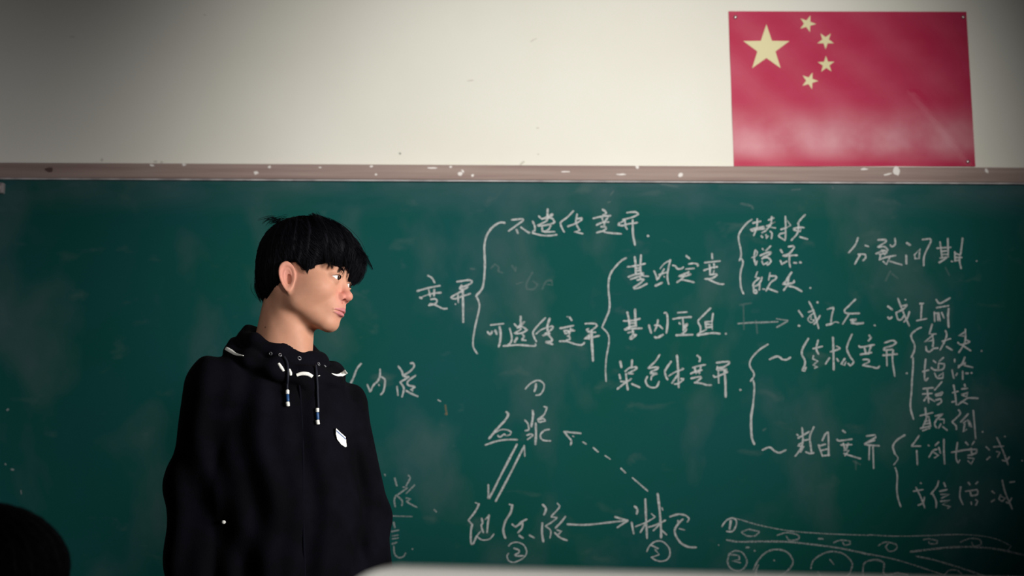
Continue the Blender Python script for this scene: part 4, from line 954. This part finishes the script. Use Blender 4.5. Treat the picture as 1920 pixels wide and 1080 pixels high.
# ------------------------------------------------------------ jacket
m_jack = mat('jacket_black', (0.0085, 0.0085, 0.0125), 0.9, 0.06, sheen=0.0)
noise_mix(m_jack, (0.0014, 0.0014, 0.0026), (0.0030, 0.0028, 0.0056), 14, 4, bump=0.3, bscale=500)
m_lining = mat('jacket_cord', (0.010, 0.012, 0.020), 0.7, 0.2)
m_trim = mat('trim_white', (0.78, 0.78, 0.73), 0.75, 0.2)
m_blue = mat('aglet_blue', (0.012, 0.065, 0.19), 0.45, 0.4)
m_zip = mat('zip_black', (0.004, 0.004, 0.008), 0.8, 0.04)
def ring_sdf(p, C, a, b_, r, rz, tilt_l, tilt_f, flare=0.0):
    """an oval tube round the neck: a sideways, b_ front to back, tilted"""
    q = p - A3(C); fx = q @ fwd; ly = q @ lef; z = q[:, 2] - tilt_l * ly - tilt_f * fx
    k = np.sqrt((fx / b_) ** 2 + (ly / a) ** 2) + 1e-6
    d = (k - 1) * (a + b_) / 2 - flare * -z
    return (np.sqrt((d / r) ** 2 + (z / rz) ** 2) - 1) * min(r, rz)
CR1 = P(531, 658, PD + 0.012)
CR2 = P(538, 682, PD + 0.012)
def folds(p):
    fx = p @ fwd; ly = p @ lef; z = p[:, 2]
    s = .0035 * np.sin(ly * 60 + np.sin(z * 9) * 2.2 + 1.0) * np.clip((1.75 - z) * 3, 0, 1)
    s += .0022 * np.sin(ly * 118 + z * 17 + np.sin(z * 23) * 1.3)
    s += .0030 * np.sin(z * 48 + ly * 30 + 2 * np.sin(ly * 25)) * np.clip((1.50 - z) * 4, 0.15, 1)
    return s
def jacket_core(p):
    d = torso_sdf(p, P(524, 762, PD + .01), Vector((P(548, 1080, PD).x, PD + .01, 0.93)), .158, .182, .108, .125)
    d = smin(d, np.minimum(sd_cap(p, P(516, 700, PD + .02), SL + Vector((.008, 0, .008)), .056, .050), sd_cap(p, P(545, 712, PD + .03), SR + Vector((-.008, 0, .0)), .056, .046)), .045)
    for s_, e_, w_, r0, r1, r2 in ((SL, EL, WL, .060, .054, .040), (SR, ER, WR, .054, .050, .040)):
        d = smin(d, smin(sd_cap(p, s_, e_, r0, r1), sd_cap(p, e_, w_, r1, r2), .02), .016)
    d = smin(d, sd_ell(p, P(530, 728, PD + .012), (.115, .088, .058)), .03)
    d = d + folds(p)
    c1 = ring_sdf(p, CR1, .072, .064, .016, .024, -.26, -.26)
    c2 = ring_sdf(p, CR2, .100, .086, .020, .020, -.20, -.26)
    lump = .0035 * np.sin((p @ lef) * 90 + (p @ fwd) * 60) + .002 * np.sin(p[:, 2] * 150 + (p @ lef) * 70)
    d = smin(d, c2 + lump, .010); d = smin(d, c1 + lump * .7, .006)
    # hood lying in the nape
    d = smin(d, sd_ell(p, P(516, 668, PD + .105), (.085, .045, .050)) + lump, .02)
    # room for the neck
    n = sd_cap(p, HO + HR @ Vector((-.026, 0, -.048)), NECK_LOW + Vector((0, 0, -.02)), .0515, .0585)
    n = np.maximum(n, CR2.z - .012 - p[:, 2])
    d = smax(d, -n, .003)
    return d
HEM = 0.90
def jacket_f(p):
    d = jacket_core(p)
    d = smax(d, HEM + .008 * np.sin(p[:, 0] * 20) - p[:, 2], .006)
    # cuffs end before the hands
    for w_, e_ in ((WL, EL), (WR, ER)):
        ax = A3((w_ - e_).normalized()); q = (p - A3(w_)) @ ax; near = np.sqrt((((p - A3(w_)) - q[:, None] * ax) ** 2).sum(-1)) - .075
    return d
V4, F4 = surface_nets(jacket_f, (mn[0] - .12, PD - .26, HEM - .03), (mxx[0] + .12, PD + .29, P(0, 600, PD).z), 0.0032)
jacket = np_mesh('jacket', V4, F4, m_jack, person)
jbvh = BVHTree.FromPolygons([Vector(v) for v in V4], [tuple(int(a) for a in f) for f in F4])
print('jacket', len(V4))
def on_jacket(px, py, lift=0.0):
    """the spot of the jacket that the photograph shows at a pixel"""
    d = ray(px, py).normalized()
    h, nrm, _, _ = jbvh.ray_cast(CAM, d)
    if h is None:
        q = P(px, py, PD); h, nrm, _, _ = jbvh.find_nearest(q)
        h = Vector((q.x, h.y, q.z))
    if nrm.dot(d) > 0: nrm = -nrm
    return h + nrm * lift, nrm
def sub(name, V, F, m, parent=None, smooth=True, label=None):
    o = mesh_obj(name, V, F, m, None, smooth)
    par = parent or jacket
    o.parent = par; o.matrix_parent_inverse = Matrix.Translation(-Vector(person.location))
    if label: o['label'] = label
    return o
jacket.matrix_parent_inverse = Matrix.Identity(4)
jacket.data.transform(Matrix.Translation(-Vector(person.location)))
def strip(path, widths, name='piping', m=m_trim, lift=.002, label=None, thick=.0022):
    """a soft raised band that follows the jacket"""
    k = 7; rows = []
    # resample
    pts = smooth_path(path)
    n = len(pts); V, F = [], []
    for i, (x, y) in enumerate(pts):
        t = i / (n - 1); wv = np.interp(t, np.linspace(0, 1, len(widths)), widths)
        a = pts[max(0, i - 1)]; c = pts[min(n - 1, i + 1)]; dx, dy = c[0] - a[0], c[1] - a[1]; l = math.hypot(dx, dy) or 1; nx, ny = -dy / l, dx / l
        mid_y = float(np.median([on_jacket(*pts[min(n - 1, max(0, i + o_))])[0].y for o_ in (-3, -2, -1, 0, 1, 2, 3)]))
        for j in range(k):
            s = -1 + 2 * j / (k - 1)
            h = lift * .3 + thick * math.sqrt(max(0, 1 - s * s))
            q = P(x + nx * wv / 2 * s, y + ny * wv / 2 * s, mid_y)
            V.append(q + Vector((0, -1, 0)) * (h))
        for j in range(k):
            s = -1 + 2 * j / (k - 1); q = P(x + nx * wv / 2 * s, y + ny * wv / 2 * s, mid_y); V.append(q + Vector((0, .004, 0)))
    for i in range(n - 1):
        for j in range(2 * k):
            order = list(range(k)) + list(range(2 * k - 1, k - 1, -1))
            a, c = order[j], order[(j + 1) % (2 * k)]
            F.append((i * 2 * k + a, i * 2 * k + c, (i + 1) * 2 * k + c, (i + 1) * 2 * k + a))
    order = list(range(k)) + list(range(2 * k - 1, k - 1, -1))
    F.append(tuple(reversed(order))); F.append(tuple((n - 1) * 2 * k + a for a in order))
    return sub(name, V, F, m, label=label)
strip([(423, 653), (433, 659), (443, 664.5), (457, 667)], [7, 8, 5, 1.2], label='white piping on the left shoulder seam')
strip([(522, 681), (527, 689), (532, 696)], [4.5, 6.5, 4.5])
strip([(556, 703.5), (566, 700.5), (577, 701.5), (586, 706.5)], [6, 7, 7.5, 6.5])
strip([(622, 700), (632, 704), (641, 702), (649, 696.5)], [1.2, 5, 8, 8.5], label='white piping on the right shoulder seam')
strip([(595, 705.5), (600, 704)], [2, 2])
# zip down the front
zp = [(556, 690), (562, 730), (566, 790), (568, 850), (568, 920), (569, 1000), (571, 1078), (572, 1140)]
strip(zp, [3, 3, 4, 4, 4, 4], 'zip', m_zip, lift=.0, thick=.0004)
# drawcords with white and blue ends
def cord(path, y0):
    pts = [on_jacket(x, y, .0035)[0] for x, y in smooth_path(path)]
    V, F = tube(pts, .0022, 8); c = sub('drawcord', V, F, m_lining)
    x, y = path[-1]
    end = pts[-1]
    def piece(name, ya, yb, r, m, label=None):
        x2 = x + (yb - y) * .05; a = P(x, ya, on_jacket(x, ya)[0].y - .005); b_ = P(x2, yb, on_jacket(x2, yb)[0].y - .005)
        st = [a + (b_ - a) * t for t in (0, .04, .15, .5, .85, .96, 1)]
        V, F = tube(st, [r * .5, r * .85, r, r, r, r * .85, r * .5], 10); o = sub(name, V, F, m, label=label)
    piece('cord_end', y0, y0 + 8, .0034, m_trim, 'white cord tip')
    piece('cord_end', y0 + 8, y0 + 22, .0030, m_blue, 'blue cord sleeve')
    piece('cord_end', y0 + 22, y0 + 31, .0036, m_trim, 'cream cord tip')
cord([(531, 672), (537, 682), (539, 700), (539, 735)], 731)
cord([(590, 688), (592, 705), (594, 735), (595, 768)], 765)
# eyelets and the little white bar between them
for (x, y, r, mm) in [(508, 663, 2.0, m_zip), (525, 666, 2.2, m_zip), (561, 672, 2.6, m_zip), (597, 683, 2.2, m_zip), (609, 687, 1.8, m_zip)]:
    c, nn_ = on_jacket(x, y, .001)
    V, F = [], []
    M_ = nn_.to_track_quat('Z', 'Y').to_matrix(); R0, r0 = r / 960 * 1.3, .0009
    for i in range(14):
        a = 2 * PI * i / 14
        for j in range(6):
            t = 2 * PI * j / 6; V.append(c + M_ @ Vector(((R0 + r0 * math.cos(t)) * math.cos(a), (R0 + r0 * math.cos(t)) * math.sin(a), r0 * math.sin(t))))
    for i in range(14):
        for j in range(6): F.append((i * 6 + j, ((i + 1) % 14) * 6 + j, ((i + 1) % 14) * 6 + (j + 1) % 6, i * 6 + (j + 1) % 6))
    sub('eyelet', V, F, mat('eyelet_metal', (0.25, 0.25, 0.27), .35, .5, .7) if 'eyelet_metal' not in bpy.data.materials else bpy.data.materials['eyelet_metal'])
strip([(542, 692), (544.5, 699), (545, 704)], [4, 6, 4.5])
# chest patch: white with a blue band on its upper edge
def patch(poly, m, label, lift):
    c0 = on_jacket(640, 820)[0]; n = len(poly)
    V = []
    cx_ = sum(q[0] for q in poly) / n; cy_ = sum(q[1] for q in poly) / n
    ya_, yb_ = on_jacket(632, 812)[0].y, on_jacket(649, 832)[0].y
    hits = [ya_ + (yb_ - ya_) * (x - 632) / 17 for x, y in poly]
    for (x, y), yy in zip(poly, hits): V.append(P(x, y, yy - .006 - lift))
    for (x, y), yy in zip(poly, hits): V.append(P(x, y, yy + .006))
    F = [tuple(range(n))] + [(k, k + n, (k + 1) % n + n, (k + 1) % n) for k in range(n)]
    return sub('chest_patch', V, F, m, smooth=False, label=label)
patch([(630.2, 803), (648.3, 819.5), (650.2, 837), (648, 838.6), (640, 833.5), (632.5, 824), (630, 814)], m_trim, 'white patch on the chest', .0002)
patch([(631, 806.5), (648.3, 822), (648.6, 824.5), (631, 809)], mat('patch_blue', (.10, .16, .32), .6, .3), 'blue line of the chest patch', .0010)
c, nn_ = on_jacket(420.5, 978.5, .002)
bm = bmesh.new(); bmesh.ops.create_uvsphere(bm, u_segments=12, v_segments=8, radius=.0038); bmesh.ops.scale(bm, vec=(1.1, .6, .9), verts=bm.verts); bmesh.ops.translate(bm, vec=c, verts=bm.verts)
o = bm_obj('pocket_tag', bm, m_trim, None, True); o.parent = jacket; o.matrix_parent_inverse = Matrix.Translation(-Vector(person.location)); o['label'] = 'small white tag at the pocket'

# ------------------------------------------------------------ trousers and shoes, below the picture
m_trou = mat('trouser_navy', (0.012, 0.014, 0.025), 0.8, 0.2); noise_mix(m_trou, (.009, .010, .018), (.016, .018, .03), 20)
hx, hy = HIP.x, HIP.y
FL, FR_ = Vector((hx - .105, hy - .03, .20)), Vector((hx + .105, hy + .03, .20))
KL, KR = Vector((hx - .098, hy - .045, .58)), Vector((hx + .098, hy + .015, .58))
def trousers_f(p):
    d = torso_sdf(p, Vector((hx, hy, 1.00)), Vector((hx, hy, .93)), .150, .150, .105, .110)
    for k_, f_, s in ((KL, FL, -1), (KR, FR_, 1)):
        t = Vector((hx + s * .078, hy + s * .02, .93)); d = smin(d, smin(sd_cap(p, t, k_, .086, .064), sd_cap(p, k_, f_, .064, .056), .02), .02)
    d = smax(d, -(p[:, 2] - .19), .004)
    return d + .002 * np.sin(p[:, 2] * 60 + p[:, 0] * 40)
V5, F5 = surface_nets(trousers_f, (hx - .26, hy - .2, .15), (hx + .26, hy + .22, 1.08), 0.008)
np_mesh('trousers', V5, F5, m_trou, person)
m_shoe = mat('shoe_dark', (.02, .02, .022), .5, .4); m_sole = mat('shoe_sole', (.6, .6, .58), .6)
for s, A_ in ((-1, FL), (1, FR_)):
    def shoe_f(p):
        q = (p - A3((A_.x, A_.y, .12))); fx = q @ fwd; ly = q @ lef; z = q[:, 2]
        r = np.stack([fx, ly, z], -1)
        d = smin(sd_cap(r, (-.06, 0, .045), (.15, 0, .036), .040, .038), sd_cap(r, (-.035, 0, .05), (-.02, 0, .10), .044, .046), .03)
        return smax(d, .003 - z, .006)
    v, f = surface_nets(shoe_f, (A_.x - .25, A_.y - .25, .10), (A_.x + .25, A_.y + .25, .28), .007)
    sh = np_mesh('shoe', v, f, m_shoe, person)
print('person done')
# ============================================================ classmate in the near left corner, only the back of a dark head in view
MD = 1.42
MO = P(-38, 1152, MD)
MR = frame(175, 4, 0); MRn, MOn = to_np(MR), A3(MO)
mate = thing('person', 'classmate seen from behind, dark blurred head in the lower left corner', 'person', (MO.x, MD, 0.0))
mfw = A3(MR.col[0]); mlf = A3(MR.col[1])
def mate_body(p):
    l = (p - MOn) @ MRn
    d = head_sdf(l, detail=False, ears=True)
    base = MO + Vector((0, -.03, -.22))
    d = smin(d, sd_cap(p, MO + Vector((0, -.025, -.05)), base, .052, .058), .015)
    for s in (-1, 1):
        sh = base + Vector((s * .155, 0, -.05)); el = sh + Vector((s * .03, .06, -.26)); wr = el + Vector((-s * .04, .24, -.01))
        d = smin(d, sd_cap(p, base, sh, .05, .045), .04); d = smin(d, sd_cap(p, sh, el, .044, .036), .02); d = smin(d, sd_cap(p, el, wr, .036, .026), .02)
        pl = wr + Vector((-s * .01, .08, 0)); d = smin(d, sd_cap(p, wr, pl, .024, .028), .015)
        for k in range(4): a = pl + Vector((s * (-.024 + .016 * k), 0, 0)); d = smin(d, sd_cap(p, a, a + Vector((0, .055, -.012)), .0085, .0075), .003)
        a = wr + Vector((-s * .022, .02, 0)); d = smin(d, sd_cap(p, a, a + Vector((-s * .03, .04, -.006)), .010, .009), .006)
    d = smin(d, sd_cap(p, base + Vector((0, 0, -.12)), base + Vector((0, -.01, -.46)), .12, .13), .05)
    return d
mat_body_lo = (MO.x - .28, MD - .22, MO.z - .80); 
v, f = surface_nets(mate_body, mat_body_lo, (MO.x + .28, MD + .48, MO.z + .13), .006)
mb = np_mesh('body', v, f, m_skin, mate); paint(mb, 'tone', np.tile(np.array([.55, .33, .23]), (len(v), 1)))
def mate_hair(p): return hair_groove(p)
np_mesh('hair', np.concatenate([V3, s1[0]]) @ MRn.T + MOn, np.concatenate([F3, s1[1] + len(V3)]), m_hair, mate)
def mate_coat(p):
    base = MO + Vector((0, -.03, -.22))
    d = sd_cap(p, base + Vector((0, 0, -.12)), base + Vector((0, -.01, -.46)), .145, .155)
    for s in (-1, 1):
        sh = base + Vector((s * .155, 0, -.05)); el = sh + Vector((s * .03, .06, -.26)); wr = el + Vector((-s * .04, .22, -.01))
        d = smin(d, sd_cap(p, base + Vector((0, 0, -.02)), sh, .062, .058), .04); d = smin(d, sd_cap(p, sh, el, .057, .050), .02); d = smin(d, sd_cap(p, el, wr, .050, .038), .02)
    col = sd_cap(p, MO + Vector((0, -.03, -.13)), base, .068, .072); d = smin(d, col, .02)
    d = smax(d, -sd_cap(p, MO + Vector((0, -.025, -.05)), base, .056, .060), .004)
    return smax(d, (base.z - .55) - p[:, 2], .01) + .002 * np.sin(p[:, 2] * 50 + p[:, 0] * 30)
v, f = surface_nets(mate_coat, (MO.x - .30, MD - .26, MO.z - .82), (MO.x + .30, MD + .34, MO.z - .08), .007)
np_mesh('jacket', v, f, m_jack, mate)
hipz = MO.z - .72
def mate_legs(p):
    d = None
    for s in (-1, 1):
        h_ = Vector((MO.x + s * .09, MD - .05, hipz)); k_ = h_ + Vector((s * .02, .40, .01)); a_ = Vector((k_.x, k_.y + .03, .09))
        q = smin(sd_cap(p, h_, k_, .085, .06), sd_cap(p, k_, a_, .058, .045), .02); q = smin(q, sd_cap(p, Vector((a_.x, a_.y - .03, .045)), Vector((a_.x, a_.y + .14, .04)), .042, .036), .015)
        d = q if d is None else smin(d, q, .02)
    return smax(d, .004 - p[:, 2], .004)
v, f = surface_nets(mate_legs, (MO.x - .25, MD - .2, -.01), (MO.x + .25, MD + .62, hipz + .12), .009)
np_mesh('trousers', v, f, m_trou, mate)
stool = thing('stool', 'wooden stool under the classmate in the lower left corner', 'stool', (MO.x, MD - .05, 0))
sz = hipz - .088
bm = bmesh.new(); box(bm, (0, 0, sz - .015), (.36, .30, .03), .006); bm_obj('seat', bm, m_plat, stool)
for sx in (-1, 1):
    for sy in (-1, 1):
        bm = bmesh.new(); box(bm, (sx * .15, sy * .12, (sz - .03) / 2), (.03, .03, sz - .03), .003); bm_obj('leg', bm, m_plat, stool)
